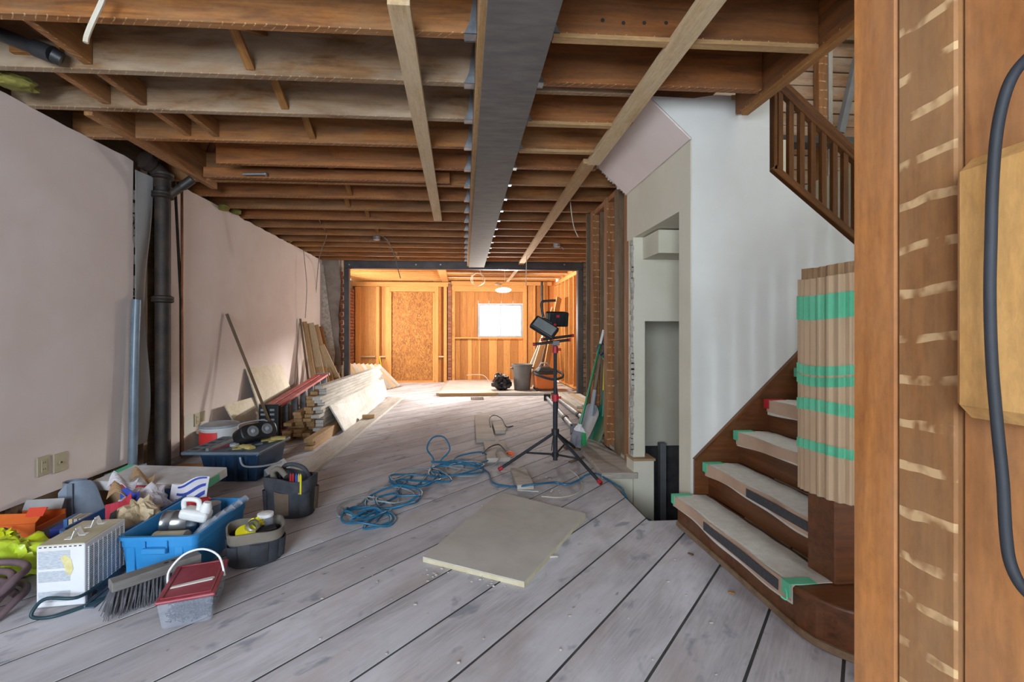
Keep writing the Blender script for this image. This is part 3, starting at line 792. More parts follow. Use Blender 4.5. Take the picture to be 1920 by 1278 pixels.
YA = 3.60
wa = struct('wall_alcove', 'cream wall of the cellar stair alcove with a dark opening', 'wall')
xj0, xj1 = AY(1187, 600, YA).x, AY(1209, 600, YA).x
zo = AY(1240, 602, YA).z
MB().prism([(xj0, 0.16), (xj0, AX(1180, 450, XP).z-0.002), (2.55, AX(1180, 450, XP).z-0.002), (2.55, zo), (xj1, zo), (xj1, 0.16)], YA, YA+0.10, 'y').build('alcove_drywall', W['wall_cream'], wa)
mb = MB()
for i in range(40):
    z = 0.2+1.7*i/39
    mb.cbox((xj0-0.008+R.uniform(-0.006, 0.006), YA+0.01, z), (R.uniform(0.012, 0.03), 0.03, R.uniform(0.03, 0.06)))
tag(mb.build('torn_edge', W['plaster'], wa), kind='stuff')
# boxed bulkhead inside the alcove
MB().box(1.45, 2.5, 3.30, YA-0.002, AY(1250, 474, 3.3).z, AX(1180, 450, XP).z-0.01).build('boxed_duct', W['wall_cream'], wa)
bx('ledge_block', xj0-0.01, AY(1226, 900, YA-0.04).x, YA-0.04, YA+0.12, -0.35, 0.14, W['wall_cream'], wa)
bx('ledge_cap', xj0-0.015, AY(1227, 900, YA-0.04).x+0.005, YA-0.05, YA+0.12, 0.14, 0.158, W['brown_card'], wa)
# wall seen through the opening, cellar below
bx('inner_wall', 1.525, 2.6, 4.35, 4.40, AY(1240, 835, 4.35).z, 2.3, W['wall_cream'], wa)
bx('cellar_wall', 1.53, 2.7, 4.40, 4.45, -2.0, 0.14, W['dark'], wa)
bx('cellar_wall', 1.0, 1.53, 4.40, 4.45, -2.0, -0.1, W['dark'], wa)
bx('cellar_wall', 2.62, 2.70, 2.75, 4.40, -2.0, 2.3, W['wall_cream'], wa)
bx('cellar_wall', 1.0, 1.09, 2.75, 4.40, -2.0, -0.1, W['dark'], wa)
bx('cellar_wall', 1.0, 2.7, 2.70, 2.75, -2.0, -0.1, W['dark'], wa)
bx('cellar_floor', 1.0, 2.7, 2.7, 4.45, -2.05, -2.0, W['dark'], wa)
bx('cellar_post', AY(1238, 880, 4.2).x, AY(1249, 880, 4.2).x, 4.2, 4.26, -2.0, 0.12, W['grey_plas'], wa)
cs = struct('stairs_cellar', 'brown top treads of the cellar stair sunk beside the plank floor', 'stairs')
bx('tread', 1.14, 1.25, 2.755, 3.55, -0.13, -0.10, W['trim_brown'], cs, 0.003)
bx('nosing', 1.115, 1.139, 2.745, 3.60, -0.16, -0.012, W['dusty_board'], cs, 0.003)
for k in range(4): bx('tread', 1.25+0.19*k, 1.44+0.19*k, 2.755, 3.55, -0.33-0.2*k, -0.30-0.2*k, W['trim_brown'], cs, 0.003)

# stud partition beside the alcove
wst = struct('wall_partition', 'brown stud partition stripped of its lath beside the alcove', 'wall')
def studpx(u0, u1, Y, d, m, z0=0.06, z1=2.5, name='stud'):
    return bx(name, AY(u0, 600, Y).x, AY(u1, 600, Y).x, Y, Y+d, z0, z1, W[m], wst, 0.003)
studpx(1178, 1187, 3.78, 0.10, 'stud')
studpx(1160, 1179, 4.03, 0.12, 'stud_dark')
studpx(1138, 1159, 4.35, 0.10, 'stud')
studpx(1112, 1124, 4.82, 0.10, 'stud')
studpx(1126, 1137, 4.70, 0.02, 'stud_dark', name='inner_board')
studpx(1120, 1140, 4.86, 0.02, 'stud', name='inner_board')
stick('top_plate', (1.46, 4.0, 2.475), (1.46, 4.9, 2.475), 0.11, 0.05, W['stud'], wst)
stick('bottom_plate', (1.50, 3.74, 0.066), (1.50, 4.94, 0.066), 0.16, 0.03, W['dusty_board'], wst)
bx('well_face', 1.10, AY(1196, 900, 3.59).x, 3.585, 3.61, -0.4, 0.0, W['wall_cream'], wst)
bx('rear_board', 1.50, 1.52, 3.72, 4.34, 0.0, 2.5, W['wall_cream'], wst)
bx('rear_board', 1.36, 1.68, 4.96, 4.98, 0.05, 2.5, W['stud_dark'], wst)
# dusty sill platform
q = [G(*t, 0.05) for t in ((1128, 886), (1196, 886), (1190, 862), (1142, 842), (1108, 812), (1085, 815), (1092, 842))]
MB().prism([(p.x, p.y) for p in q], 0.002, 0.05).build('dusty_sill', W['dusty_board'], wst, bevel=0.003)

# ================================================================ STAIRCASE
st = thing('staircase', 'dark varnished wooden staircase with paper covered treads climbing to the right', 'stairs', (1.7, 2.2, 0))
X0, RUN, RISE = AY(1266, 925, 2.64).x, 0.192, 0.188
Z1 = 0.19
YN = 1.74
for k in range(9):
    x = X0+RUN*k; z = Z1+RISE*k
    yn = 1.42 if k == 0 else YN
    if k == 0:
        rr = 0.26
        arc = [(x+rr-rr*math.cos(a), yn+rr-rr*math.sin(a)) for a in [math.pi/2*i/10 for i in range(11)]]
        pol = [(x, 2.66)] + arc + [(x+RUN+0.25, yn), (x+RUN+0.25, 1.74), (x+RUN+0.02, 1.74), (x+RUN+0.02, 2.66)]
        pr = [(px+0.025 if i < 11 else px, py+(0.02 if 3 < i < 13 else 0)) for i, (px, py) in enumerate(pol)]
        td = MB().prism(pol, z-0.032, z).build('tread', W['stair'], st, bevel=0.008, seg=2)
        MB().prism(pr, 0.002, z-0.033).build('riser', W['stair'], st)
        MB().prism([(px-0.012 if i < 11 else px, py-(0.012 if 3 < i < 13 else 0)) for i, (px, py) in enumerate(pr)], 0.002, 0.03).build('base_shoe', W['trim_brown'], st, bevel=0.004)
    else:
        td = bx('tread', x, x+RUN+0.02, yn, 2.66, z-0.032, z, W['stair'], st, 0.008)
        bx('riser', x+0.025, x+0.045, yn+0.01, 2.66, z-RISE, z-0.033, W['stair'], st)
    if k < 6:
        ya, yb2 = (1.66, 2.63) if k == 0 else (1.78, 2.62)
        w_ = RUN-0.01
        def cov(u, v, x=x, z=z, ya=ya, yb2=yb2, k=k):
            y = ya+(yb2-ya)*v
            s = u*(w_+0.075+0.012*math.sin(v*5+k))
            if s < w_: return (x+w_-s, y, z+0.004+0.002*math.sin(v*30+u*8))
            return (x-0.006-0.006*math.sin(v*14), y, z+0.004-(s-w_)*1.0)
        cv = MB().sheet(cov, 16, 24, 0.002).build('paper_cover', W['cover'], td)
        def edge(u, v, x=x, z=z, ya=ya, yb2=yb2, k=k):
            y = ya+(yb2-ya)*v
            return (x-0.0115-0.006*math.sin(v*14), y, z+0.006-u*(0.066+0.010*math.sin(v*6+k)))
        MB().sheet(edge, 5, 24, 0.0015).build('cover_edge', W['cover_edge'], td)
        if k < 3 or k == 2:
            g0, g1 = ((1.72, 2.28), (1.80, 2.22), (1.80, 2.02))[k]
            MB().box(x-0.0225, x-0.0195, g0, g1, z-0.050, z-0.008).build('grip_strip', W['grip'], td)
        for (y0, y1) in (((2.60, 2.645),) if k else ((2.61, 2.65), (1.655, 1.70))):
            MB().box(x-0.018, x+0.09, y0, y1, z+0.006, z+0.0085).box(x-0.0205, x-0.0175, y0, y1, z-0.045, z+0.0085).build('tape_piece', W['green_tape' if k != 3 else 'red'], td)
# loose tape tail on the bottom step
curve('tape_tail', [(X0-0.018, 1.68, Z1-0.02), (X0-0.03, 1.66, Z1-0.05), (X0-0.045, 1.67, Z1-0.045)], 0.004, W['green_tape'], st)
# wall stringer following the flight
sx0, sx1 = AY(1303, 900, 2.66).x, 2.92
zl = lambda x: AY(1303, 864, 2.66).z + (x-sx0)*(RISE/RUN)
MB().prism([(sx0, 0.02), (sx0, zl(sx0)), (sx1, zl(sx1)), (sx1, zl(sx1)-0.35), (sx0+0.3, 0.02)], 2.662, 2.679, 'y').build('wall_stringer', W['stair'], st)
stick('stringer_cap', (sx0, 2.668, zl(sx0)+0.006), (sx1, 2.668, zl(sx1)+0.006), 0.03, 0.014, W['rail'], st)
MB().prism([(X0+0.25, 0.02), (X0+0.25, 0.40), (2.9, 0.40+(2.9-X0-0.25)*RISE/RUN), (2.9, 0.02)], YN-0.03, YN-0.002, 'y').build('outer_stringer', W['stair'], st)
NX, NY = AY(1573, 900, 1.70).x+0.01, 1.72
MB().box(NX-0.07, NX+0.07, NY-0.07, NY+0.07, Z1+0.001, 1.33).build('newel_post', W['stair'], st, bevel=0.004)
MB().box(NX-0.085, NX+0.085, NY-0.085, NY+0.085, 1.33, 1.36).build('newel_cap', W['stair'], st, bevel=0.006)
hr0, hr1 = Vector((NX+0.07, NY, 1.14)), Vector((2.9, NY, 1.14+(2.9-NX-0.07)*RISE/RUN))
stick('hand_rail', hr0, hr1, 0.06, 0.06, W['rail'], st, bevel=0.01)
for i in range(12):
    x = NX+0.14+0.10*i
    zb_ = 0.42+(x-X0-0.25)*RISE/RUN; zt_ = 1.14+(x-NX-0.07)*RISE/RUN-0.03
    bx('baluster', x-0.016, x+0.016, NY-0.016, NY+0.016, zb_, zt_, W['rail'], st)

# cardboard wrapped round the newel
cw = thing('newel_wrap', 'brown corrugated cardboard wrapped round the newel post', 'cardboard', (NX, NY, 0.55))
zc0, zc1 = AY(1555, 945, 1.62).z, AY(1560, 512, 1.62).z
def wrap(u, v, extra=0.0, r0=0.114):
    a = math.radians(20)+math.radians(320)*u
    r = r0+0.006*math.sin(u*2*math.pi*20)+extra
    sq = 1/max(abs(math.cos(a)), abs(math.sin(a)))
    r = r*(0.75+0.25*sq)
    return (NX+r*math.cos(a), NY+r*math.sin(a), zc0+(zc1-zc0)*v+0.01*math.sin(u*9)*(1 if v > 0.5 else -1))
MB().sheet(lambda u, v: wrap(u, v), 120, 4, 0.003).build('cardboard_sheet', W['kraft'], cw)
MB().sheet(lambda u, v: wrap(u*0.5+0.25, 0.93+0.12*v, -0.012), 60, 2, 0.003).build('inner_sheet', W['brown_card'], cw)
for (v0, v1) in ((550, 598), (688, 706), (710, 728), (762, 785), (845, 864)):
    z0, z1 = AY(1560, v1, 1.62).z, AY(1560, v0, 1.62).z
    f0, f1 = (z0-zc0)/(zc1-zc0), (z1-zc0)/(zc1-zc0)
    MB().sheet(lambda u, v: wrap(u, f0+(f1-f0)*v+0.010*math.sin(u*3), 0.004), 120, 1, 0.001).build('tape_band', W['green_tape'], cw)

# upper balustrade on top of the stair wall
ba = thing('stair_balustrade', 'dark varnished balustrade slanting down above the white stair wall', 'balustrade', tuple(AY(1443, 322, YW)))
YR = YW+0.05
def PR(u, v): return AY(u, v, YR)
b0, b1 = PR(1443, 322), PR(1600, 455); b2 = b0+(b1-b0)*2.2
t0, t1 = PR(1462, 158), PR(1600, 288); t2 = t0+(t1-t0)*2.6
sl = (b1.z-b0.z)/(b1.x-b0.x)
off = Vector((0, 0, 0.018))
stick('bottom_rail', b0+off, b2+off, 0.09, 0.04, W['rail'], ba, bevel=0.004)
stick('hand_rail', t0, t2, 0.07, 0.05, W['rail'], ba, bevel=0.012)
stick('hand_rail_moulding', t0+Vector((0, 0, -0.04)), t2+Vector((0, 0, -0.04)), 0.045, 0.03, W['rail'], ba, bevel=0.004)
ph = PR(1451, 165)
bx('end_post', PR(1443, 300).x, PR(1449, 300).x, YR-0.045, YR+0.045, b0.z, ph.z, W['rail'], ba, 0.003)
for i, u in enumerate((1464, 1484, 1504.5, 1525, 1545.5, 1566, 1586, 1606, 1626, 1646)):
    x = PR(u-3, 300).x
    zb_ = b0.z+(x-b0.x)*sl+0.03; zt_ = t0.z+(x-t0.x)*(t1.z-t0.z)/(t1.x-t0.x)-0.05
    bx('baluster', x-0.016, x+0.016, YR-0.016, YR+0.016, zb_, zt_, W['rail'], ba, 0.002)
stick('return_rail', PR(1462, 160), PR(1425, 183)+Vector((0, 0.1, 0)), 0.05, 0.05, W['rail'], ba, bevel=0.01)

# wall behind the balustrade: boards, a stud, a diagonal pipe
wu = struct('wall_stairwell', 'bare horizontal boards and bricks behind the upper balustrade', 'wall')
YU = 3.80
z = 1.6; i = 0
while z < 4.6:
    h = R.choice((0.115, 0.125, 0.135))
    xm = R.uniform(2.5, 2.8)
    m = W['lathboard'] if R.random() < 0.7 else W['brick']
    bx('board', 1.7, xm-0.004, YU+R.uniform(0, 0.012), YU+0.03, z, z+h-0.009, m, wu, 0.003)
    bx('board', xm+0.004, 3.6, YU+R.uniform(0, 0.012), YU+0.03, z, z+h-0.009, W['lathboard'], wu, 0.003)
    z += h
bx('backing', 1.7, 3.65, YU+0.03, YU+0.06, 1.6, 5.2, W['mortar'], wu)
bx('stud', AY(1536, 100, YU-0.07).x, AY(1552, 100, YU-0.07).x, YU-0.07, YU-0.004, 1.7, 4.5, W['stud'], wu, 0.003)
bx('stud', AY(1554, 100, YU-0.03).x, AY(1562, 100, YU-0.03).x, YU-0.03, YU-0.004, 1.7, 4.5, W['offcut'], wu, 0.003)
stick('diagonal_brace', AY(1575, 250, YU-0.1), AY(1612, 90, YU-0.1), 0.05, 0.05, W['grey_plas'], wu)
bx('ledger', 1.7, 3.6, YU-0.05, YU-0.004, AY(1500, 78, YU).z, AY(1500, 78, YU).z+0.13, W['stud_dark'], wu, 0.003)

# ================================================================ NEAR POSTS (right edge of the view)
wp = struct('wall_doorway', 'close-up built-up wooden door posts at the right edge', 'wall')
XC = 0.65
d0, d1, d2 = AX(1599, 600, XC).y, AX(1683, 600, XC).y, AX(1794, 600, XC).y
bx('post', XC, XC+0.09, d1+0.003, d0, 0.0, 2.5, W['post'], wp, 0.003)
bx('post', XC-0.001, XC+0.09, d2, d1-0.0008, 0.0, 2.5, W['post_lath'], wp, 0.003)
bx('post', XC+0.006, XC+0.09, d2-0.075, d2-0.001, 0.0, 2.5, W['post'], wp, 0.004)
bx('post', XC+0.05, XC+0.09, d2-0.30, d2-0.076, 0.0, 2.5, W['stud_dark'], wp, 0.004)
bt = AX(1808, 778, XC-0.015); tp = AX(1808, 308, XC-0.015)
kb = bx('wood_block', XC-0.040, XC-0.0015, bt.y-0.11, bt.y, bt.z, tp.z, W['block'], None, 0.016)
tag(kb, 'light new wood block nailed to the near door post', 'wood block')
XQ = XC-0.062
cbp = [AX(u, v, XQ) for u, v in ((1990, 60), (1935, 100), (1895, 150), (1872, 230), (1862, 330), (1858, 450), (1856, 560), (1860, 680), (1870, 800), (1880, 900), (1886, 1000), (1896, 1060), (1925, 1110), (1990, 1160))]
kc = curve('power_cable', cbp, 0.0052, W['black_rub'], None, 8)
tag(kc, 'thick dark cable hanging over the near door post', 'cable')

# ================================================================ SERVICES: pipes, wires, boxes
def rod(name, label, cat, p0, p1, r, mat, n=10):
    o = MB().tube([p0, p1], r, n).build(name, mat, None, None, True); return tag(o, label, cat)
px_ = AX(291, 600, XL+0.03)
sp = thing('soil_stack', 'thick rusty black cast-iron soil pipe standing by the left wall', 'pipe', (px_.x, px_.y, 0))
cx, cy = px_.x+0.06, px_.y
def ring(z, h=0.05, r=0.078): MB().lathe([(0.058, z-h*0.6), (r, z-h*0.4), (r, z-h*0.1), (r*0.94, z), (r, z+h*0.1), (r, z+h*0.4), (0.058, z+h*0.6)], 20, T(cx, cy, 0)).build('hub', W['iron'], sp, None, True)
MB().tube([(cx, cy, 0.0), (cx, cy, 2.38)], 0.056, 20).build('pipe', W['iron'], sp, None, True)
for v in (561, 366, 330): ring(AY(291, v, cy).z)
MB().tube(cr([(cx, cy, 2.36), (cx-0.01, cy, 2.45), (cx-0.03, cy-0.03, 2.50), (cx-0.05, cy-0.08, 2.53)]), 0.06, 16).build('elbow', W['iron'], sp, None, True)
e_ = Vector((cx-0.05, cy-0.085, 2.532))
MB().tube([e_, e_+Vector((-0.01, -0.05, 0.015))], 0.075, 18).build('elbow_hub', W['iron'], sp, None, True)
MB().tube([(cx, cy, 2.26), (cx+0.16, cy+0.02, 2.40)], 0.03, 12).build('branch', W['iron'], sp, None, True)
MB().tube([(cx+0.14, cy+0.018, 2.383), (cx+0.22, cy+0.025, 2.45)], 0.036, 12).build('branch_collar', W['pipe_dark'], sp, None, True)
pa = AX(256, 545, XL+0.05)
o = MB().tube(cr([(pa.x, pa.y, AX(259, 562, XL+0.05).z), (pa.x, pa.y-0.02, 1.0), (pa.x+0.01, pa.y-0.06, 0.0)]), 0.03, 12).build('conduit', W['conduit'], None, None, True)
tag(o, 'grey plastic conduit standing along the cut drywall edge', 'conduit')
yq = AX(336, 500, XL+0.06).y
o = MB().tube([AX(341, 300, XL+0.07), AX(342, 858, XL+0.07)], 0.011, 10).build('copper_pipe', W['copper'], None, None, True); tag(o, 'thin reddish copper pipe beside the soil stack', 'pipe')
o = MB().tube([AX(328, 340, XL+0.05), AX(339, 560, XL+0.05), AX(340, 855, XL+0.05)], 0.012, 10).build('dark_pipe', W['pipe_dark'], None, None, True); tag(o, 'thin dark pipe left of the copper pipe', 'pipe')
# black drain pipe in the ceiling corner
o = MB().tube([AY(-60, 40, 2.35), AY(70, 92, 2.35)], 0.032, 14).tube([AY(66, 90, 2.35), AY(100, 103, 2.35)], 0.04, 14).tube([AY(98, 102, 2.35), AY(116, 112, 2.37)], [0.036, 0.034], 14).build('drain_pipe', W['black'], None, None, True)
tag(o, 'black plastic drain pipe in the ceiling corner top left', 'pipe')
o = MB().tube([AY(455, 326, 3.93), AY(497, 326, 3.93)], 0.010, 10).tube([AY(497, 326, 3.93), AY(500, 326, 3.93)], 0.018, 10).build('pipe_stub', W['galv'], None, None, True); tag(o, 'short capped pipe stub under the left joists', 'pipe')
# insulation
def lump(name, c, s, mat, seed, n=14, amp=0.35, fq=3):
    mb = MB(); vs = []; fs = []
    for i in range(n+1):
        for j in range(2*n):
            th, ph = math.pi*i/n, math.pi*j/n
            d = Vector((math.sin(th)*math.cos(ph), math.sin(th)*math.sin(ph), math.cos(th)))
            k = 1+amp*noise.noise(d*fq+Vector((seed, 0, 0)))+amp*0.5*noise.noise(d*fq*2.3+Vector((0, seed, 0)))
            vs.append((c[0]+d.x*s[0]*k, c[1]+d.y*s[1]*k, max(c[2]+d.z*s[2]*k, c[2]-s[2]*0.9)))
    for i in range(n):
        for j in range(2*n): fs.append((i*2*n+j, i*2*n+(j+1) % (2*n), (i+1)*2*n+(j+1) % (2*n), (i+1)*2*n+j))
    return mb.add(vs, fs)
p = AY(30, 165, 2.62); o = lump('x', (p.x, p.y, p.z+0.03), (0.09, 0.08, 0.035), None, 3).build('insulation_tuft', W['insul'], None, None, True); tag(o, 'yellow-green insulation tuft above the near left wall', 'insulation')
for i, (u, v, Y, lb) in enumerate(((425, 396, 4.95, 'second insulation tuft peeking over the left wall behind the soil stack'), (447, 403, 5.2, 'third small insulation tuft over the left wall'), (545, 456, 6.9, 'farthest small yellow insulation tuft over the left wall'))):
    p = AY(u, v, Y); o = lump('x', (p.x-0.03, p.y, p.z+0.04), (0.05, 0.06, 0.035), None, 5+i).build('insulation_tuft', W['insul'], None, None, True); tag(o, lb, 'insulation')

def hang(name, label, pts, r, mat, cat='wire'):
    return tag(curve(name, pts, r, mat, None, 6), label, cat)
hang('hanging_wire', 'long thin dark wire hanging from the joists to the left wall corner', [AY(592, 285, 4.0), AY(596, 320, 4.3), AY(594, 345, 4.5), AY(600, 372, 5.0), AY(598, 410, 5.6), AY(612, 440, 6.4), AY(602, 470, 7.2), AY(597, 495, 7.9), AY(592, 555, 8.1)], 0.006, W['wire'])
hang('hanging_wire', 'thin dark wire hanging down the left wall end', [AY(563, 470, 7.2)+Vector((.05,0,0)), AY(566, 500, 7.2)+Vector((.05,0,0)), AY(569, 540, 7.2)+Vector((.05,0,0)), AY(566, 596, 7.2)+Vector((.05,0,0))], 0.005, W['wire'])
hang('hanging_wire', 'curved wire dropping from the left junction box', [AY(712, 440, 6.35), AY(726, 450, 6.5), AY(738, 475, 6.8), AY(745, 500, 7.0), AY(751, 522, 7.1)], 0.007, W['wire'])
hang('hanging_wire', 'thin wire hanging from the far joists beside the right strongback', [AY(988, 470, 7.5), AY(987, 495, 7.5), AY(986, 535, 7.6)], 0.006, W['wire_white'])
hang('hanging_wire', 'grey wire hanging between the right joists', [AY(1069, 372, 4.6), AY(1071, 395, 4.6), AY(1076, 425, 4.65), AY(1084, 444, 4.7)], 0.005, W['wire_white'])
hang('hanging_cable', 'short white flat cable hanging from the near left joist', [AY(196, -8, 1.95), AY(186, 15, 1.95), AY(172, 45, 1.95), AY(163, 68, 1.95), AY(161, 80, 1.95)], 0.010, W['wire_white'], 'cable')
c0 = AY(896, 520, 9.28); c0.z = 2.30
hang('cable_coil', 'thin pale coil of cable hanging from the back room ceiling', [c0+Vector((0.02, 0, 0.184)), c0+Vector((0.05, 0, 0.16))] + [c0+Vector((0.13*math.cos(a)*(1+0.15*math.sin(a*0.7)), 0.02*math.sin(a*2), 0.13*math.sin(a)-0.01)) for a in [1.2+0.6*i for i in range(26)]], 0.006, W['wire_white'], 'cable')
for (u, v, Y, lb) in ((706, 440, 6.30, 'round grey junction box under the left joists'), (1044, 452, 6.64, 'round grey junction box under the right joists')):
    p = AY(u, v, Y); jb = thing('junction_box', lb, 'junction box', tuple(p), 'ceiling junction boxes')
    MB().lathe([(0.045, -0.02), (0.05, -0.015), (0.05, 0.03)], 8, T(p.x, p.y, ZJ-0.032)).build('box', W['galv'], jb)
    for s in (-1, 1): MB().tube(cr([(p.x+s*0.04, p.y, ZJ-0.045), (p.x+s*0.08, p.y-0.02, ZJ-0.06), (p.x+s*0.10, p.y, ZJ-0.09)]), 0.005, 6).build('wire_end', W['wire'], jb, None, True)
# back room pan lamp
p = AY(944, 541, 9.3)
lp = thing('pan_lamp', 'pale saucer lamp hanging on cables in the back room', 'lamp', tuple(p))
MB().lathe([(0.03, 0.05), (0.06, 0.045), (0.15, 0.012), (0.16, 0.0), (0.15, 0.004), (0.05, 0.035), (0.02, 0.04)], 24, T(p.x, p.y, p.z-0.03, 0, -0.22)).build('shade', W['fan_metal'], lp, None, True)
q = AY(934, 532, 9.3)
MB().lathe([(0.07, 0), (0.075, 0.012), (0.04, 0.03)], 20, T(q.x, q.y, q.z-0.01, 0, 0.4)).build('mount', W['fan_metal'], lp, None, True)
bl_ = bpy.data.lights.new('pan_lamp_bulb', 'POINT'); bl_.energy = 105; bl_.color = (1.0, 0.95, 0.88); bl_.shadow_soft_size = 0.05
blo = bpy.data.objects.new('pan_lamp_bulb', bl_); place(blo, lp, T(p.x, p.y-0.06, p.z-0.12))
MB().tube(cr([(p.x, p.y, p.z+0.01), (p.x-0.05, p.y, p.z+0.08), (p.x+0.03, p.y, p.z+0.15), (p.x+0.02, p.y, zc+0.04)]), 0.006, 6).build('cord', W['wire_white'], lp, None, True)

# outlets
def outlet(label, u, v, w_, h_, kind):
    c = AX(u, v, XL)
    t = thing('wall_outlet', label, 'outlet', tuple(c), 'wall outlets')
    MB().box(XL+0.0005, XL+0.007, c.y-w_/2, c.y+w_/2, c.z-h_/2, c.z+h_/2).build('cover_plate', W['outlet'], t, bevel=0.003)
    if kind == 2:
        MB().box(XL+0.007, XL+0.0105, c.y-w_*0.22, c.y+w_*0.22, c.z-h_*0.32, c.z+h_*0.32).build('receptacle', W['outlet'], t, bevel=0.001)
        for s in (-1, 1):
            mb = MB()
            for d in (-0.006, 0.006): mb.box(XL+0.0105, XL+0.0112, c.y+d-0.0012, c.y+d+0.0012, c.z+s*0.02-0.005, c.z+s*0.02+0.005)
            mb.build('slot', W['slot'], t)
    elif kind == 1:
        MB().lathe([(0.016, 0), (0.016, 0.004)], 14, T(XL+0.007, c.y, c.z, 0, 0, H90)).build('receptacle', W['outlet'], t)
        MB().lathe([(0.006, 0), (0.006, 0.002)], 10, T(XL+0.0112, c.y, c.z, 0, 0, H90)).build('slot', W['slot'], t)
outlet('beige double outlet low on the near left wall', 80, 873, 0.085, 0.12, 2)
outlet('beige single round outlet beside the double one on the near left wall', 112, 866, 0.10, 0.12, 1)
outlet('narrow beige outlet on the far left wall', 369, 786, 0.09, 0.125, 2)
outlet('plain beige cover plate on the far left wall', 380, 780, 0.07, 0.10, 0)
c = AX(353, 795, XL); o = MB().box(XL+0.0005, XL+0.006, c.y-0.075, c.y+0.075, c.z-0.09, c.z+0.09).build('wall_patch', W['wall_white'], None, None, bevel=0.002); tag(o, 'white unpainted patch beside the far outlets', 'wall patch')

# ================================================================ LEFT SIDE: leaning things and lumber
tag(stick('leaning_pole', AX(425, 588, -2.545)+Vector((0, 0, 0)), G(517, 820)+Vector((0, 0, 0.004)), 0.022, 0.03, W['stud_dark']), 'long brown wooden pole leaning on the left wall behind the radio', 'pole')
def lean(name, label, a, b, c, d, th, mat, cat, group=None):
    a, b, c, d = map(Vector, (a, b, c, d)); n = (b-a).cross(d-a).normalized()*th
    o = MB().add([a, b, c, d, a+n, b+n, c+n, d+n], [(0, 1, 2, 3), (7, 6, 5, 4), (0, 4, 5, 1), (1, 5, 6, 2), (2, 6, 7, 3), (3, 7, 4, 0)]).build(name, mat); return tag(o, label, cat, group)
lean('plywood_offcut', 'upright pale plywood offcut leaning on the left wall', (-2.55, 5.50, 0.76), (-2.55, 6.50, 0.75), (-2.30, 6.62, 0.0), (-2.33, 5.55, 0.0), 0.014, W['ply'], 'plywood')
lean('plywood_offcut', 'low tilted plywood offcut in front of the upright one', (-2.50, 4.92, 0.42), (-2.48, 5.60, 0.42), (-2.335, 5.48, 0.004), (-2.335, 5.02, 0.004), 0.014, W['ply'], 'plywood')

ld = thing('step_ladder', 'red fibreglass step ladder lying on its edge beside the lumber', 'ladder', (-2.15, 6.2, 0))
LX = -2.13
def lr(y): t = (y-5.25)/1.95; return 0.33+0.20*t
for dx, nm in ((0.0, 0), (-0.10, 1)):
    stick('side_rail', (LX+dx, 5.32, lr(5.32)), (LX+dx-0.02, 7.25, lr(7.25)), 0.075, 0.03, W['red_fibre'], ld)
    stick('side_rail', (LX+dx, 5.32, 0.018), (LX+dx-0.02, 7.25, 0.018), 0.075, 0.03, W['red_fibre'], ld)
    for i in range(6):
        y = 5.55+0.31*i
        bx('step', LX+dx-0.04-0.002*i, LX+dx+0.035-0.002*i, y, y+0.03, 0.034, lr(y)-0.016, W['galv'], ld, 0.004)
mb = MB()
mb.box(LX-0.17, LX+0.05, 5.24, 5.32, 0.004, 0.37)
mb.build('top_cap', W['black'], ld, bevel=0.012, seg=2)
for z in (0.08, 0.14, 0.20, 0.26, 0.31):
    for x in (-0.12, -0.02): MB().box(LX+x-0.025, LX+x+0.025, 5.236, 5.241, z-0.012, z+0.012).build('cap_slot', W['lt_grey'], ld, bevel=0.004)
for z in (0.02, lr(7.25)): MB().box(LX-0.16, LX+0.03, 7.22, 7.27, z-0.016, z+0.025).build('foot', W['galv'], ld, bevel=0.004)

# lumber stack
SL = 0.08/3.3
cols = [(-1.632, 15), (-1.726, 13), (-1.820, 8), (-1.914, 5)]
colname = ['right-hand column', 'second column from right', 'third column from right', 'left-hand column']
ordn = ['bottom', 'second', 'third', 'fourth', 'fifth', 'sixth', 'seventh', 'eighth', 'ninth', 'tenth', 'eleventh', 'twelfth', 'thirteenth', 'fourteenth', 'fifteenth']
for ci, (x, n_) in enumerate(cols):
    for r in range(n_):
        y0 = 5.18+R.uniform(-0.10, 0.12)-(0.10 if ci > 1 else 0)+(0.09 if r > 11 else 0); y1 = 8.35+R.uniform(-0.2, 0.2)
        dx = R.uniform(-0.006, 0.006) if r < 9 else R.uniform(-0.002, 0.002)
        dx = 0 if (ci == 0 and r > 11) else dx
        if dx < -0.01 and ci == 1: dx = 0
        z = 0.0192+0.0386*r
        m = W['white_pine'] if (ci == 0) else W['fresh']
        o = stick('lumber_board', (x+dx*0.3+SL*(y0-5.2), y0, z), (x+dx*0.3+SL*(y1-5.2), y1, z), 0.087, 0.0362, m, bevel=0.002)
        if ci == 0: pass
        tag(o, f'two-by-four in left lumber stack, {ordn[r]} from floor, {colname[ci]}', 'board', 'boards of the left lumber stack')
for k in range(3):
    y0 = (4.64, 4.70, 4.62)[k]
    o = stick('lumber_board', (-1.547, y0, 0.0192+0.0386*k), (-1.519, 6.0, 0.0192+0.0386*k), 0.088, 0.0375, W['fresh'], bevel=0.002)
    tag(o, f'short pile two-by-four at the front foot of the lumber stack, {("lowest", "middle", "top")[k]} of three', 'board', 'three boards at the foot of the stack')
lean('whitewashed_sheet', 'whitewashed long panel leaning against the lumber stack', (-1.555, 5.38, 0.335), (-1.50, 8.55, 0.335), (-1.42, 8.62, 0.006), (-1.385, 5.42, 0.006), 0.018, W['white_pine'], 'panel')
q = [G(*t, 0.03) for t in ((520, 893), (569, 906), (762, 742), (737, 741))]
M, L = axes((q[0]+q[1])/2, (q[2]+q[3])/2)
o = MB().box(0, L, -0.105, 0.105, -0.028, 0.004).build('floor_plank_loose', W['white_pine'], None, M, bevel=0.003)
tag(o, 'long pale plank lying on the floor beside the lumber stack', 'plank')
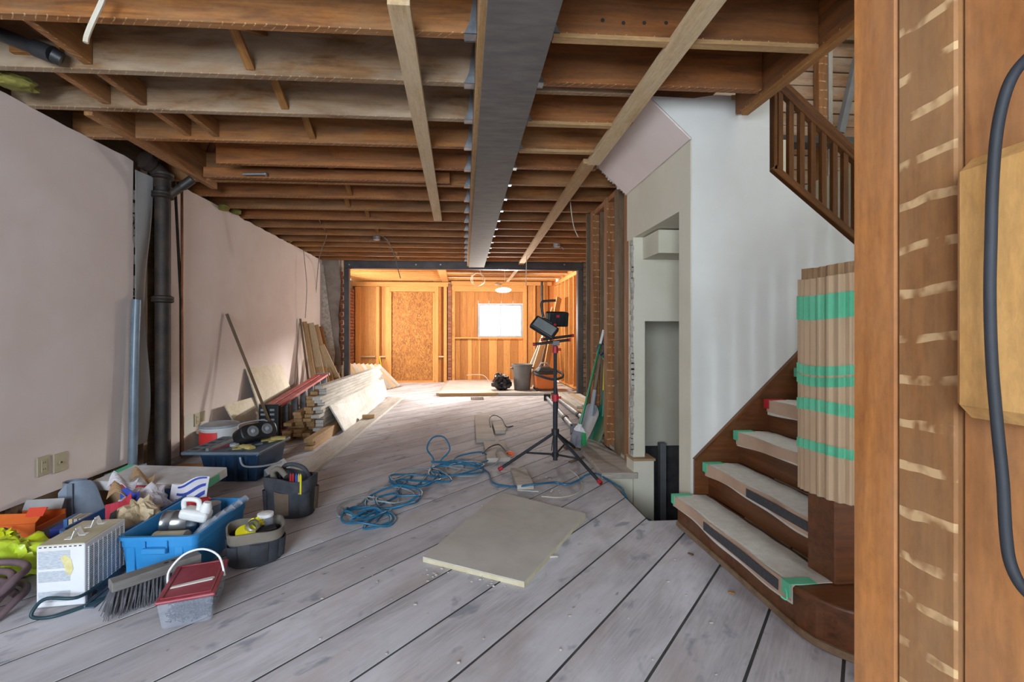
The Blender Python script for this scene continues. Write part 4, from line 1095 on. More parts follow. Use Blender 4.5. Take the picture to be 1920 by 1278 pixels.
p = G(691, 783, 0.035)
o = MB().cbox((0, 0, 0.022), (0.16, 0.07, 0.042)).build('wood_block', W['fresh'], None, T(p.x, p.y, 0.035, 0.1), bevel=0.002); tag(o, 'small wood block resting on the long floor plank', 'wood block')
o = stick('lumber_offcut', G(700, 752, 0.012), G(722, 745, 0.012), 0.09, 0.02, W['fresh']); tag(o, 'short offcut on the floor past the lumber stack', 'board')

# boards leaning in the far left corner
BL = [((563, 597), (585, 765), 0.03, 'stud_dark', 'thin dark lath leaning leftmost in the far corner'),
      ((571, 603), (597, 768), 0.07, 'fresh', 'narrow tan board leaning second from the left in the far corner'),
      ((580, 606), (614, 765), 0.13, 'pale', 'wide pale board leaning in the far corner'),
      ((592, 609), (626, 758), 0.09, 'pale', 'pale board leaning right of the widest one'),
      ((600, 612), (632, 752), 0.07, 'orange_side', 'orange-brown board leaning in the far corner')]
for (t_, b_, w_, m, lb) in BL:
    o = stick('leaning_board', AX(t_[0], t_[1], -2.545+w_*0.55), G(*b_)+Vector((0, 0, 0.012)), 0.024, w_, W[m], up=(1, 0.25, 0.2)); tag(o, lb, 'board', 'boards leaning in the far left corner')
BL2 = [((602, 647), (651, 753), -2.30, 0.10, 'pale', 'pale board slanting to the right across the corner boards'),
       ((604, 664), (628, 758), -2.36, 0.05, 'white_pine', 'short whitish strip among the corner boards'),
       ((598, 686), (612, 768), -2.30, 0.10, 'fresh', 'short tan board leftmost of the low corner boards'),
       ((607, 688), (622, 766), -2.28, 0.09, 'fresh', 'short tan board second of the low corner boards'),
       ((614, 690), (632, 762), -2.24, 0.09, 'fresh', 'short tan board third of the low corner boards'),
       ((624, 686), (644, 755), -2.18, 0.08, 'orange_side', 'short brown board rightmost of the low corner boards'),
       ((630, 700), (652, 752), -2.14, 0.08, 'fresh', 'shortest board at the right end of the low corner boards')]
for (t_, b_, X_, w_, m, lb) in BL2:
    o = stick('leaning_board', AX(t_[0], t_[1], X_), G(*b_)+Vector((0, 0, 0.012)), 0.024, w_, W[m], up=(1, 0.25, 0.2)); tag(o, lb, 'board', 'boards leaning in the far left corner')
# fan of short boards past the frame post
for i in range(9):
    y = 8.78+0.17*i
    o = stick('leaning_board', (-2.33+0.05*i, y+0.12, 0.60-0.015*i), (-1.93+0.06*i, y, 0.012), 0.022, 0.13, W['pale' if i % 2 else 'white_pine'], up=(0.75, 0.65, 0)); tag(o, f'short pale board in the fan past the left frame post, {ordn[i].replace("bottom", "nearest")} from the post', 'board', 'fan of boards past the frame post')
o = stick('spirit_level', AY(712, 668, 10.9), G(720, 717, 0.0)*0.985+Vector((0, 0, 0.02)), 0.015, 0.03, W['yellow'], up=(0, 1, 0)); tag(o, 'yellow level leaning on the amber rear wall', 'level')

# ================================================================ LEFT SIDE: tool bin group
wbx = thing('plywood_box', 'low pale plywood box against the far left wall', 'box', (-2.3, 4.3, 0))
a, b = G(318, 822, 0.24), G(395, 806, 0.24)
MB().box(-2.55, -2.12, 4.50, 4.88, 0.205, 0.24).build('lid', W['ply'], wbx, bevel=0.003)
MB().box(-2.53, -2.14, 4.52, 4.86, 0.003, 0.204).build('body', W['fresh'], wbx, bevel=0.003)
for k, (dx, dy, rz) in enumerate(((0, 0, 0.15), (0.02, 0.02, -0.1))):
    o = MB().cbox((0, 0, 0.018), (0.26, 0.09, 0.034)).build('wood_offcut', W['orange_side'], None, T(-2.27+dx, 3.90+dy, 0.0005+0.036*k, rz), bevel=0.003); tag(o, ('lower', 'upper')[k]+' orange offcut under the tray of the navy bin', 'wood block', 'two offcuts by the navy bin')
pc = G(421, 866, 0)
pb = thing('paint_pail', 'white plastic pail with a red label behind the navy bin', 'bucket', (-2.25, 4.335, 0))
MB().lathe([(0.125, 0.0), (0.14, 0.01), (0.155, 0.30), (0.162, 0.305), (0.162, 0.325), (0.155, 0.327)], 28, T(-2.25, 4.335, 0)).build('body', W['white'], pb, None, True)
MB().lathe([(0.166, 0.312), (0.166, 0.335), (0.150, 0.338), (0.146, 0.332), (0.05, 0.332)], 28, T(-2.25, 4.335, 0)).build('lid', W['lt_grey'], pb, None, True)
MB().sheet(lambda u, v: (-2.25+0.1605*math.cos(math.radians(205+85*u)), 4.335+0.1605*math.sin(math.radians(205+85*u)), 0.17+0.11*v), 16, 1, 0.002).build('label', W['label_red'], pb)

nb = thing('tool_bin', 'dusty navy plastic tool bin with a slotted grey tray top', 'tool bin', (-1.78, 3.85, 0))
Mb = T(-1.80, 3.90, 0, -0.06)
mb = MB().frustum((-0.20, 0.19, -0.22, 0.20), (-0.24, 0.22, -0.25, 0.23), 0.0, 0.225)
mb.build('body', W['navy'], nb, Mb, bevel=0.015, seg=2)
for x in (-0.13, -0.05, 0.04, 0.12): MB().box(x-0.012, x+0.012, -0.252, -0.232, 0.02, 0.21).build('rib', W['navy'], nb, Mb, bevel=0.004)
tr = MB().box(-0.36, 0.245, -0.29, 0.26, 0.225, 0.25).build('tray_top', W['navy_grey'], nb, Mb, bevel=0.008, seg=2)
for i in range(4):
    for j in range(2): MB().box(-0.33+0.085*j, -0.28+0.085*j, -0.22+0.11*i, -0.17+0.11*i, 0.2502, 0.2515).build('slot', W['slot'], tr, Mb)
MB().box(-0.18, -0.155, -0.27, 0.20, 0.25, 0.275).build('tray_divider', W['grey_plas'], tr, Mb, bevel=0.003)
MB().tube(cr([(0.10, -0.292, 0.21), (0.14, -0.31, 0.15), (0.24, -0.25, 0.13), (0.33, -0.10, 0.12)]), 0.008, 8).build('latch_wire', W['lt_grey'], nb, Mb, True)
MB().prism([(0.235, 0.0), (0.30, 0.0), (0.235, 0.09)], -0.20, 0.15, 'y').build('side_foot', W['navy_grey'], nb, Mb, bevel=0.004)
# things on the tray
def onbin(x, y, z=0.2505, rz=0.0): return Mb @ T(x, y, z, rz)
for k, (x, y, rz, lb) in enumerate(((-0.02, 0.10, 0.4, 'yellow work glove at the back of the navy bin tray'), (0.06, -0.16, 1.1, 'yellow work glove beside the dark roll on the navy bin'), (0.16, 0.10, 2.0, 'yellow work glove under the radio at the right end of the bin'))):
    g = MB(); s = 0.05
    for f in range(4): g.tube(cr([(0.02*f-0.03, 0, 0.014), (0.024*f-0.036, 0.05, 0.02), (0.028*f-0.042, 0.085, 0.012)], 4), [0.011]*8+[0.007], 6)
    g.tube(cr([(-0.045, -0.03, 0.014), (-0.075, 0.0, 0.016), (-0.085, 0.03, 0.012)], 4), [0.011]*8+[0.008], 6)
    g.tube([(0, -0.10, 0.013), (0, -0.04, 0.018), (0, 0.01, 0.016)], [0.03, 0.042, 0.036], 10)
    gv = [(a_, b_, max(c_*0.55, 0.001)) for a_, b_, c_ in g.v]; g.v = gv
    tag(g.build('work_glove', W['glove'], None, onbin(x, y, 0.2512, rz), True), lb, 'glove', 'work gloves on the navy bin')
o = MB().lathe([(0.02, 0), (0.036, 0.002), (0.036, 0.022), (0.02, 0.024)], 18).lathe([(0.012, 0.0), (0.012, 0.027)], 12).build('tape_roll', W['lt_grey'], None, onbin(-0.05, -0.10), True); tag(o, 'small pale tape roll on the navy bin tray', 'tape roll')
for k, (x0, y0, x1, y1, m, lb) in enumerate(((-0.14, -0.24, -0.07, -0.05, 'red_lid', 'dark red handled chisel on the navy bin tray'), (-0.01, -0.26, 0.07, -0.08, 'chrome', 'bright steel chisel pointing out of the bin tray'), (0.08, -0.24, 0.15, -0.06, 'navy_grey', 'grey putty knife on the bin tray'))):
    o = MB().tube([(x0, y0, 0.008), (x0*0.45+x1*0.55, y0*0.45+y1*0.55, 0.009)], 0.006, 8).tube([(x0*0.45+x1*0.55, y0*0.45+y1*0.55, 0.011), (x1, y1, 0.011)], [0.009, 0.011], 8).build('chisel', W[m], None, onbin(0, 0), True); tag(o, lb, 'hand tool', 'hand tools on the navy bin')

rd = thing('jobsite_radio', 'black rounded portable radio with two dials on the navy bin', 'radio', Mb @ T(0.05, 0.05, 0.251))
Mr = Mb @ T(0.06, 0.02, 0.312, 1.0, -0.45, 0.0)
mb = MB(); prof = []
for i in range(24):
    a = 2*math.pi*i/24; c_, s_ = math.cos(a), math.sin(a)
    prof.append((0.155*math.copysign(abs(c_)**0.45, c_), 0.068*math.copysign(abs(s_)**0.6, s_)+0.02))
mb.prism(prof, -0.075, 0.075, 'y')
mb.build('case', W['black'], rd, Mr, True, bevel=0.014, seg=2)
for x in (-0.06, 0.06):
    Md = Mr @ T(x, -0.076, 0.02, 0, H90)
    MB().lathe([(0.045, 0.0), (0.045, 0.010), (0.036, 0.012), (0.034, 0.006), (0.0005, 0.006)], 22).build('speaker_dial', W['grey_plas'], rd, Md, True)
    MB().lathe([(0.018, 0.007), (0.014, 0.016), (0.001, 0.017)], 16).build('dial_cap', W['lt_grey'], rd, Md, True)
MB().tube(cr([(-0.13, 0.0, 0.075), (-0.11, 0.0, 0.115), (0.0, 0.0, 0.125), (0.11, 0.0, 0.115), (0.13, 0.0, 0.075)]), 0.006, 8).build('handle', W['lt_grey'], rd, Mr, True)

# ================================================================ LEFT FRONT CLUTTER
# flat white carton with green tape, on a brown carton
o = MB().box(-0.34, 0.18, -0.12, 0.12, 0.0, 0.175).build('brown_carton', W['brown_card'], None, T(-2.13, 3.18, 0.0, -0.13), bevel=0.003); tag(o, 'plain brown carton under the flat white carton', 'carton')
fc = thing('white_carton', 'long flat white carton with green tape at its ends', 'carton', (-1.98, 3.15, 0.177))
Mf = T(-1.97, 3.12, 0.177, -0.15, 0.12)
fcw = MB().box(-0.37, 0.35, -0.13, 0.13, 0.0, 0.062).build('carton_body', W['white_card'], fc, Mf, bevel=0.003)
MB().box(0.3505, 0.353, -0.11, 0.05, 0.004, 0.055).box(0.20, 0.352, -0.1325, -0.1302, 0.0, 0.05).build('green_tape', W['green_tape'], fc, Mf)
MB().box(-0.37, -0.32, -0.02, 0.131, 0.0622, 0.0632).build('green_tape', W['green_tape'], fc, Mf)
MB().box(-0.25, 0.02, -0.1325, -0.1302, 0.0, 0.045).build('red_print', W['red_ink'], fc, Mf)
MB().box(0.05, 0.12, -0.1325, -0.1302, 0.0, 0.04).build('red_print', W['red_ink'], fc, Mf)

# totes
def tote(name, label, M, w_, l_, h_, mat):
    t = thing(name, label, 'storage tote', M)
    mb = MB(); prof = []
    def rr(w2, l2, r, z, n=5):
        pts = []
        for (cx_, cy_, a0) in ((w2-r, l2-r, 0), (-w2+r, l2-r, 90), (-w2+r, -l2+r, 180), (w2-r, -l2+r, 270)):
            for i in range(n+1):
                a = math.radians(a0+90*i/n); pts.append((cx_+r*math.cos(a), cy_+r*math.sin(a), z))
        return pts
    rings = [rr(w_*0.43, l_*0.45, 0.03, 0.002), rr(w_*0.47, l_*0.475, 0.035, h_-0.05), rr(w_*0.48, l_*0.48, 0.035, h_-0.049), rr(w_*0.48, l_*0.48, 0.035, h_-0.018), rr(w_*0.5, l_*0.5, 0.04, h_-0.016), rr(w_*0.5, l_*0.5, 0.04, h_), rr(w_*0.465, l_*0.468, 0.035, h_), rr(w_*0.42, l_*0.44, 0.03, 0.012)]
    n = len(rings[0]); vs = [p for r_ in rings for p in r_]; fs = []
    for i in range(len(rings)-1): fs += [(i*n+j, i*n+(j+1) % n, (i+1)*n+(j+1) % n, (i+1)*n+j) for j in range(n)]
    fs += [list(range(n))[::-1], list(range((len(rings)-1)*n, len(rings)*n))]
    MB().add(vs, fs).build('body', mat, t, M, True)
    for s in (-1, 1):
        MB().box(-0.055, 0.055, s*l_*0.505-0.012, s*l_*0.505+0.012, h_-0.075, h_-0.05).box(-0.055, -0.046, s*l_*0.48-0.01, s*l_*0.505+0.01, h_-0.08, h_-0.02).box(0.046, 0.055, s*l_*0.48-0.01, s*l_*0.505+0.01, h_-0.08, h_-0.02).build('grip', mat, t, M, bevel=0.003)
        for x in (-0.12, 0.10): MB().box(x-0.02, x+0.02, s*l_*0.47-0.006, s*l_*0.47+0.006, 0.01, h_-0.05).build('rib', mat, t, M, bevel=0.003)
    return t
MT1 = T(-1.445, 2.49, 0, -0.02)
tote('storage_tote', 'bright blue open tote full of cans in front', MT1, 0.37, 0.52, 0.20, W['tote'])
MT2 = T(-1.83, 2.66, 0, 0.02)
tote('storage_tote', 'dull blue open tote with torn paper bags behind the heater', MT2, 0.34, 0.62, 0.19, W['tote_dark'])
# contents of the front tote
o = MB().lathe([(0.055, 0), (0.057, 0.004), (0.055, 0.008), (0.055, 0.14), (0.057, 0.144), (0.055, 0.148)], 24, T(0, 0, 0, 0, 0, H90)).build('tin_can', W['enamel_dusty'], None, MT1 @ T(-0.09, -0.13, 0.115, 0.05), True); tag(o, 'cream paper tin lying at the front of the blue tote', 'tin')
o = MB().lathe([(0.058, 0), (0.06, 0.004), (0.058, 0.008), (0.058, 0.05), (0.061, 0.053), (0.058, 0.056), (0.058, 0.13), (0.06, 0.134)], 24, T(0, 0, 0, 0, 0, H90)).build('tin_can', W['tin'], None, MT1 @ T(-0.125, 0.0, 0.165, 0.05), True); tag(o, 'shiny silver tin lying in the middle of the blue tote', 'tin')
jg = thing('white_jug', 'white plastic jug with a moulded handle in the blue tote', 'jug', MT1 @ T(0.04, 0.02, 0.15))
Mj = MT1 @ T(-0.03, -0.03, 0.205, 0.1, 0.0, 0.25)
MB().box(0.0, 0.14, -0.04, 0.05, 0.0, 0.055).build('body', W['white'], jg, Mj, bevel=0.02, seg=3)
MB().tube(cr([(0.01, 0, 0.045), (0.0, 0, 0.085), (0.03, 0, 0.10), (0.07, 0, 0.095), (0.08, 0, 0.05)]), 0.013, 10).build('handle', W['white'], jg, Mj, True)
MB().lathe([(0.028, 0), (0.028, 0.03), (0.02, 0.045), (0.018, 0.055)], 16, T(0.112, 0, 0.045)).build('neck', W['white'], jg, Mj, True)
o = MB().lathe([(0.05, 0), (0.052, 0.004), (0.05, 0.008), (0.05, 0.1), (0.052, 0.104)], 24).build('tin_can', W['galv'], None, MT1 @ T(0.05, 0.10, 0.12), True); tag(o, 'ribbed grey tin standing behind the white jug', 'tin')
o = MB().box(-0.06, 0.06, -0.02, 0.02, 0.0, 0.05).build('red_pouch', W['red'], None, MT1 @ T(-0.05, 0.16, 0.185, 0.5, 0.2), bevel=0.012); tag(o, 'small red box behind the white jug in the blue tote', 'box')
o = MB().box(-0.07, 0.07, -0.035, 0.035, 0.0, 0.03).build('red_box_support', W['grey_plas'], None, MT1 @ T(-0.04, 0.16, 0.15, 0.5), bevel=0.004); tag(o, 'grey box beneath the red box in the tote', 'box')
oc = thing('parts_organizer', 'clear compartment case leaning on the tote rim', 'organizer case', MT1 @ T(0.13, 0.05, 0.05))
Mo = MT1 @ T(0.105, 0.03, 0.135, -0.06, 0.10, 0.75)
MB().box(-0.018, 0.018, -0.15, 0.20, 0.0, 0.10).build('case', W['clear_tub'], oc, Mo, bevel=0.006)
for i in range(5): MB().box(-0.016, 0.016, -0.12+0.065*i, -0.117+0.065*i, 0.005, 0.095).build('divider', W['lt_grey'], oc, Mo)

# paper bags in the back tote
def crumple(name, label, c, s, mat, seed, cat='bag', amp=0.45, fq=2.2):
    t = thing(name, label, cat, c)
    return t, lump('x', c, s, mat, seed, 16, amp, fq).build('bag_body', mat, t, None, False)
p = G(278, 950, 0.24)
t, o = crumple('paper_bag', 'crumpled tan paper bag in the back tote', (-1.72, 2.52, 0.165), (0.09, 0.11, 0.10), W['paper_tan'], 4.2)
MB().sheet(lambda u, v: (-1.80+0.03*u, 2.405+0.03*v, 0.14+0.10*v+0.02*u), 3, 6, 0.003).build('dark_stripe', W['slot'], t)
t, o = crumple('mortar_bag', 'torn white mortar bag with red and blue print in the back tote', (-1.85, 2.76, 0.165), (0.11, 0.13, 0.095), W['paper_white'], 8.1)
MB().sheet(lambda u, v: (-1.95+0.15*u, 2.60+0.02*math.sin(5*u), 0.12+0.10*v+0.07*u+0.015*math.sin(9*v+4*u)), 8, 5, 0.003).build('red_flap', W['red_ink'], t)
MB().sheet(lambda u, v: (-1.90+0.10*u, 2.64, 0.24+0.05*v+0.015*math.sin(6*u)), 6, 3, 0.003).build('blue_flap', W['blue_ink'], t)
wbm = AX  # white bag with blue stripes, open flap to the right
t = thing('mortar_bag', 'white paper bag with slanting blue stripes by the flat carton', 'bag', (-1.62, 2.88, 0.1))
def flap(u, v, off=0.0): return (-1.78+0.22*u+0.02*v, 2.86-0.02*math.sin(3*u)-off, 0.10+0.15*v+0.05*u+0.012*math.sin(7*u+3*v))
MB().sheet(lambda u, v: flap(u, v), 10, 8, 0.004).build('bag_body', W['paper_white'], t)
for (v0, v1) in ((0.15, 0.30), (0.48, 0.60), (0.84, 0.92)):
    MB().sheet(lambda u, v: flap(0.2+0.75*u, v0+(v1-v0)*v+0.06*u, 0.004), 8, 2, 0.002).build('blue_stripe', W['blue_ink'], t)
lump('x', (-1.63, 2.93, 0.06), (0.10, 0.06, 0.075), None, 2.2).build('bag_fill', W['paper_white'], t)
for i, (u, v, s, m, lb) in enumerate(((230, 905, 0.07, 'paper_white', 'torn white paper scrap behind the bags'), (268, 895, 0.06, 'brown_card', 'torn brown paper scrap on top of the bags'), (232, 925, 0.07, 'brown_card', 'brown card piece wedged in the back tote'))):
    p = G(u, v, 0.27)
    o = MB().sheet(lambda a, b: (p.x-s+2*s*a, p.y-0.4*s+s*b*0.8, p.z-0.02+0.04*math.sin(4*a+2*b)+0.05*b), 6, 4, 0.003).build('paper_scrap', W[m]); tag(o, lb, 'paper scrap', 'torn scraps on the bags')

# curved grey sheet by the wall
gs = thing('curved_sheet', 'curved dull grey sheet standing by the near left wall', 'sheet', (-2.30, 3.05, 0))
def gsf(u, v):
    x = -2.47+0.36*u
    y = 2.93+0.05*math.sin(u*math.pi*1.4)
    h = 0.245-0.15*(0.5-0.5*math.cos(min(max((u-0.40)/0.42, 0), 1)*math.pi)) if u > 0.18 else 0.245-0.06*((0.18-u)/0.18)**2
    return (x, y, 0.003+h*v)
MB().sheet(gsf, 30, 8, 0.006).build('front_curve', W['sheet_grey'], gs, None, True)
def gsb(u, v):
    a = math.pi*(0.5+u); return (-2.40+0.09*math.cos(a), 2.99+0.055*math.sin(a)+0.01, 0.003+0.235*v)
MB().sheet(gsb, 14, 3, 0.005).build('rear_curl', W['sheet_grey'], gs, None, True)
o = curve('grey_pipe_offcut', [(-2.40, 3.20, 0.20), (-2.30, 3.24, 0.225), (-2.20, 3.30, 0.245)], 0.017, W['conduit'], None, 10); tag(o, 'short grey pipe offcut behind the curved sheet', 'pipe')
o = MB().box(-0.08, 0.08, -0.06, 0.06, 0, 0.185).build('brown_carton', W['brown_card'], None, T(-2.38, 3.18, 0.0, 0.2), bevel=0.003); tag(o, 'small brown carton holding the grey pipe offcut', 'carton')

# orange box
ob = thing('orange_box', 'open orange cardboard box with a red flap at the left edge', 'box', (-2.43, 2.74, 0))
Mo2 = T(-2.46, 2.72, 0, 0.10)
mb = MB()
mb.box(-0.10, 0.12, -0.11, -0.104, 0.0, 0.125).box(-0.10, 0.12, 0.104, 0.11, 0.0, 0.125).box(0.114, 0.12, -0.104, 0.104, 0.0, 0.10).box(-0.10, 0.114, -0.104, 0.104, 0.0, 0.006)
mb.build('box_body', W['orange_card'], ob, Mo2)
MB().prism([(-0.20, 0.0), (0.05, 0.0), (0.05, 0.02), (0.12, 0.025), (0.11, -0.0), (0.13, 0.075), (0.06, 0.07), (0.05, 0.045), (-0.20, 0.035)][:0] or [(-0.10, 0), (0.12, 0), (0.145, 0.085), (0.075, 0.085), (0.07, 0.055), (-0.10, 0.06)], 0, 0.004, 'z', Mo2 @ T(0, -0.107, 0.125, 0, 0.9)).build('flap', W['orange_card'], ob)
MB().box(0.05, 0.135, 0.0, 0.05, 0.0, 0.004, Mo2 @ T(0, -0.107, 0.125, 0, 0.9) @ T(0.008, 0.035, 0.0045)).build('red_corner', W['red_card'], ob)
MB().box(-0.1, 0.10, -0.0, 0.06, 0.0, 0.005, Mo2 @ T(0, 0.108, 0.125, 0, 1.1)).build('grey_flap', W['grey_card'], ob)
MB().box(0.1205, 0.1225, -0.09, 0.09, 0.02, 0.07, Mo2).build('side_print', W['grey_card'], ob)
o = curve('black_wire', [G(-10, 1000, 0.13), G(8, 990, 0.135), G(40, 1010, 0.09), G(62, 1020, 0.05), G(85, 1018, 0.03), G(100, 1020, 0.03)], 0.005, W['black'], None, 6); tag(o, 'bent black wire lying over the orange box', 'wire')
cb2 = thing('card_box', 'small blue box holding yellow and grey cards beside the back tote', 'box', (-2.13, 2.66, 0))
Mc = T(-2.12, 2.62, 0, 0.1)
MB().box(-0.09, 0.06, -0.05, 0.05, 0.0, 0.115).build('box_body', W['blue_ink'], cb2, Mc, bevel=0.002)
for i, m in enumerate(('tote_dark', 'paper_tan', 'grey_card', 'paper_tan')): MB().box(-0.03+0.024*i, -0.012+0.024*i, -0.04, 0.04, 0.1155, 0.16, Mc @ T(0, 0, 0, 0, 0, 0.0)).build('card', W[m], cb2)

# yellow bag and hose coil
t = thing('yellow_bag', 'bright yellow plastic bag slumped at the left edge', 'bag', (-2.06, 2.30, 0))
lump('x', (-2.15, 2.34, 0.08), (0.12, 0.11, 0.085), None, 6.3, 20, 0.5, 2.6).build('bag_body', W['yellow_bag'], t, None, True)
lump('x', (-2.24, 2.35, 0.15), (0.06, 0.05, 0.05), None, 9.3, 12, 0.6, 3).build('bag_neck', W['yellow_bag'], t, None, True)
hp = []
for i in range(72):
    a = 0.9+i*0.42; r = 0.165+0.03*math.sin(i*0.13)
    hp.append((-2.04+r*1.0*math.cos(a)-0.01, 1.985+r*0.95*math.sin(a), 0.017+0.030*int(a/(2*math.pi))+0.004*math.sin(i)))
o = MB().tube(cr(hp, 4), 0.0145, 10).build('hose_coil', W['hose'], None, None, True); tag(o, 'mauve rubber hose coiled on the floor at the left edge', 'hose')

# heater
MH = T(-1.715, 2.165, 0, 0.10)
ht = thing('shop_heater', 'white box heater with a louvred side and strap handles', 'heater', MH)
MB().box(-0.09, 0.09, -0.135, 0.135, 0.004, 0.262).build('cabinet', W['white_enamel'], ht, MH, bevel=0.003)
MB().box(-0.086, 0.086, -0.13, 0.13, 0.2625, 0.2645).build('top_plate', W['enamel_dusty'], ht, MH)
for (z0, z1, x1) in ((0.165, 0.240, 0.035), (0.110, 0.155, 0.035), (0.025, 0.07, 0.035)): MB().box(-0.082, x1, -0.1362, -0.1352, z0, z1).build('printed_label', W['print_grey'], ht, MH)
MB().prism([(0.0, 0.21), (0.02, 0.222), (0.04, 0.20), (0.048, 0.16), (0.035, 0.13), (0.02, 0.15), (0.012, 0.18)], -0.1368, -0.1364, 'y').build('foam_stain', W['foam_stain'], ht, MH)
gl = MB().box(0.0905, 0.0915, -0.118, 0.118, 0.05, 0.24).build('grille_back', W['slot'], ht, MH)
for i in range(24): MB().box(0.0916, 0.0945, -0.12, 0.12, 0.048+0.0082*i, 0.0525+0.0082*i).build('louvre', W['white_enamel'], ht, MH)
for i in range(9): MB().box(0.0950, 0.0965, -0.12+0.0292*i, -0.115+0.0292*i, 0.046, 0.246).build('grille_bar', W['white_enamel'], ht, MH)
MB().box(0.0905, 0.093, -0.125, 0.125, 0.012, 0.042).build('control_strip', W['navy_grey'], ht, MH)
for y in (-0.10, -0.082): MB().lathe([(0.008, 0), (0.008, 0.006)], 10, T(0.093, y, 0.027, 0, 0, H90)).build('knob', W['slot'], ht, MH)
for i in range(9): MB().box(-0.08+0.0185*i, -0.07+0.0185*i, -0.1362, -0.1352, 0.254, 0.258).build('vent_slot', W['slot'], ht, MH)
for y in (-0.07, 0.05):
    MB().prism([(-0.05, 0.0), (-0.02, 0.0), (-0.012, 0.012), (0.004, 0.04), (0.012, 0.04), (0.03, 0.038), (0.03, 0.043), (0.0, 0.046), (-0.018, 0.016), (-0.024, 0.005), (-0.05, 0.005)], y-0.014, y+0.014, 'y', MH @ T(0.01, 0, 0.2646, 0)).build('handle_bracket', W['white'], ht) if False else MB().box(-0.022, 0.006, y-0.014, y+0.014, 0.2646, 0.2662).box(0.002, 0.005, -0.014, 0.014, 0.0, 0.038, T(0.0, y, 0.2655, 0, 0, 0.35)).build('handle_bracket', W['white'], ht, MH)
    MB().box(0.01, 0.036, y+0.022, y+0.05, 0.2646, 0.2662).box(-0.0015, 0.0015, -0.014, 0.014, 0.0, 0.034, T(0.012, y+0.036, 0.2655, 0, 0, -0.45)).build('handle_bracket', W['white'], ht, MH) if True else MB().prism([(0.05, 0.0), (0.02, 0.0), (-0.005, 0.028), (0.002, 0.03), (0.022, 0.005), (0.05, 0.005)], y+0.022, y+0.05, 'y', MH @ T(0.01, 0, 0.2646, 0.4)).build('handle_bracket', W['white'], ht)
o = curve('heater_cord', [(-1.60, 2.12, 0.055), (-1.60, 1.99, 0.062), (-1.70, 1.965, 0.075), (-1.74, 1.955, 0.04), (-1.735, 1.945, 0.012), (-1.66, 1.955, 0.008), (-1.58, 2.04, 0.008), (-1.53, 2.15, 0.008)], 0.007, W['cord_teal'], None, 8); tag(o, 'dark teal cord looping in front of the heater', 'cord')
o = MB().box(-0.02, 0.02, -0.12, 0.12, 0.0, 0.006).box(-0.02, -0.014, -0.12, 0.12, 0.006, 0.016).build('plastic_lid', W['navy_grey'], None, T(-1.585, 2.13, 0.0005, 0.10), bevel=0.002); tag(o, 'dusty blue plastic lid on the floor beside the heater', 'lid')

# push broom head
b0_, b1_ = Vector((-1.455, 1.965, 0.115)), Vector((-1.235, 2.205, 0.115))
Mp, Lp = axes(b0_, b1_)
ph = thing('push_broom', 'grey push broom head with stiff charcoal bristles', 'broom', Mp)
MB().box(0, Lp, -0.033, 0.033, -0.018, 0.022).build('block', W['brush_block'], ph, Mp, bevel=0.004)
for x in (Lp*0.6, Lp*0.68): MB().lathe([(0.009, 0.0222), (0.009, 0.0228)], 12, T(x, 0.0, 0)).build('handle_hole', W['slot'], ph, Mp)
mb = MB(); rb = random.Random(3)
for i in range(22):
    for j in range(5):
        x = 0.010+(Lp-0.02)*i/21; y = -0.026+0.013*j
        for k in range(3):
            ex = x+rb.uniform(-0.012, 0.012)-0.03*(1-i/21); ey = y*1.9+rb.uniform(-0.012, 0.012)-0.012
            mb.tube([(x, y, -0.018), (x*0.5+ex*0.5, y*0.5+ey*0.5, -0.065), (ex, ey, -0.112+rb.uniform(0, 0.012))], [0.0030, 0.0030, 0.0016], 4)
tag(mb.build('bristles', W['bristle_dark'], ph, Mp), kind='stuff')

# red lidded tub of screws
MTb = T(-1.13, 1.985, 0, 0.30)
tb = thing('screw_tub', 'clear plastic tub of dark screws with a dusty red lid', 'tub', MTb)
MB().frustum((-0.085, 0.085, -0.126, 0.126), (-0.098, 0.098, -0.146, 0.146), 0.002, 0.112).build('tub', W['clear_tub'], tb, MTb, bevel=0.012, seg=2)
mb = MB(); rb = random.Random(5)
for i in range(420):
    c_ = Vector((rb.uniform(-0.07, 0.07), rb.uniform(-0.11, 0.11), rb.uniform(0.008, 0.070))); d_ = Vector((rb.uniform(-1, 1), rb.uniform(-1, 1), rb.uniform(-0.3, 0.3))).normalized()*0.014
    mb.tube([c_-d_, c_+d_*0.8, c_+d_*0.82, c_+d_], [0.0016, 0.0022, 0.0042, 0.0042], 5)
tag(mb.build('screws', W['screws'], tb, MTb), kind='stuff')
MB().box(-0.102, 0.102, -0.150, 0.150, 0.1125, 0.126).build('lid', W['red_lid'], tb, MTb, bevel=0.008, seg=2)
mb = MB()
for (a, b, c_, d_) in ((-0.086, 0.086, -0.134, -0.128), (-0.086, 0.086, 0.128, 0.134), (-0.086, -0.080, -0.128, 0.128), (0.080, 0.086, -0.128, 0.128)): mb.box(a, b, c_, d_, 0.1262, 0.1305)
mb.build('lid_rim', W['red_lid'], tb, MTb, bevel=0.001)
MB().tube(cr([(-0.104, 0.03, 0.105), (-0.10, 0.035, 0.16), (-0.05, 0.045, 0.215), (0.02, 0.05, 0.225), (0.08, 0.045, 0.185), (0.104, 0.03, 0.105)]), 0.0045, 8).build('bail_handle', W['white'], tb, MTb, True)
o = MB().prism([(-0.075, -0.02), (0.07, -0.014), (0.078, 0.0), (0.07, 0.008), (-0.07, -0.008)], 0.1265, 0.131, 'z').build('wood_shim', W['white_pine'], None, MTb @ T(0.0, -0.03, 0.0, 0.1)); tag(o, 'thin whitish wood shim lying on the red tub lid', 'shim')

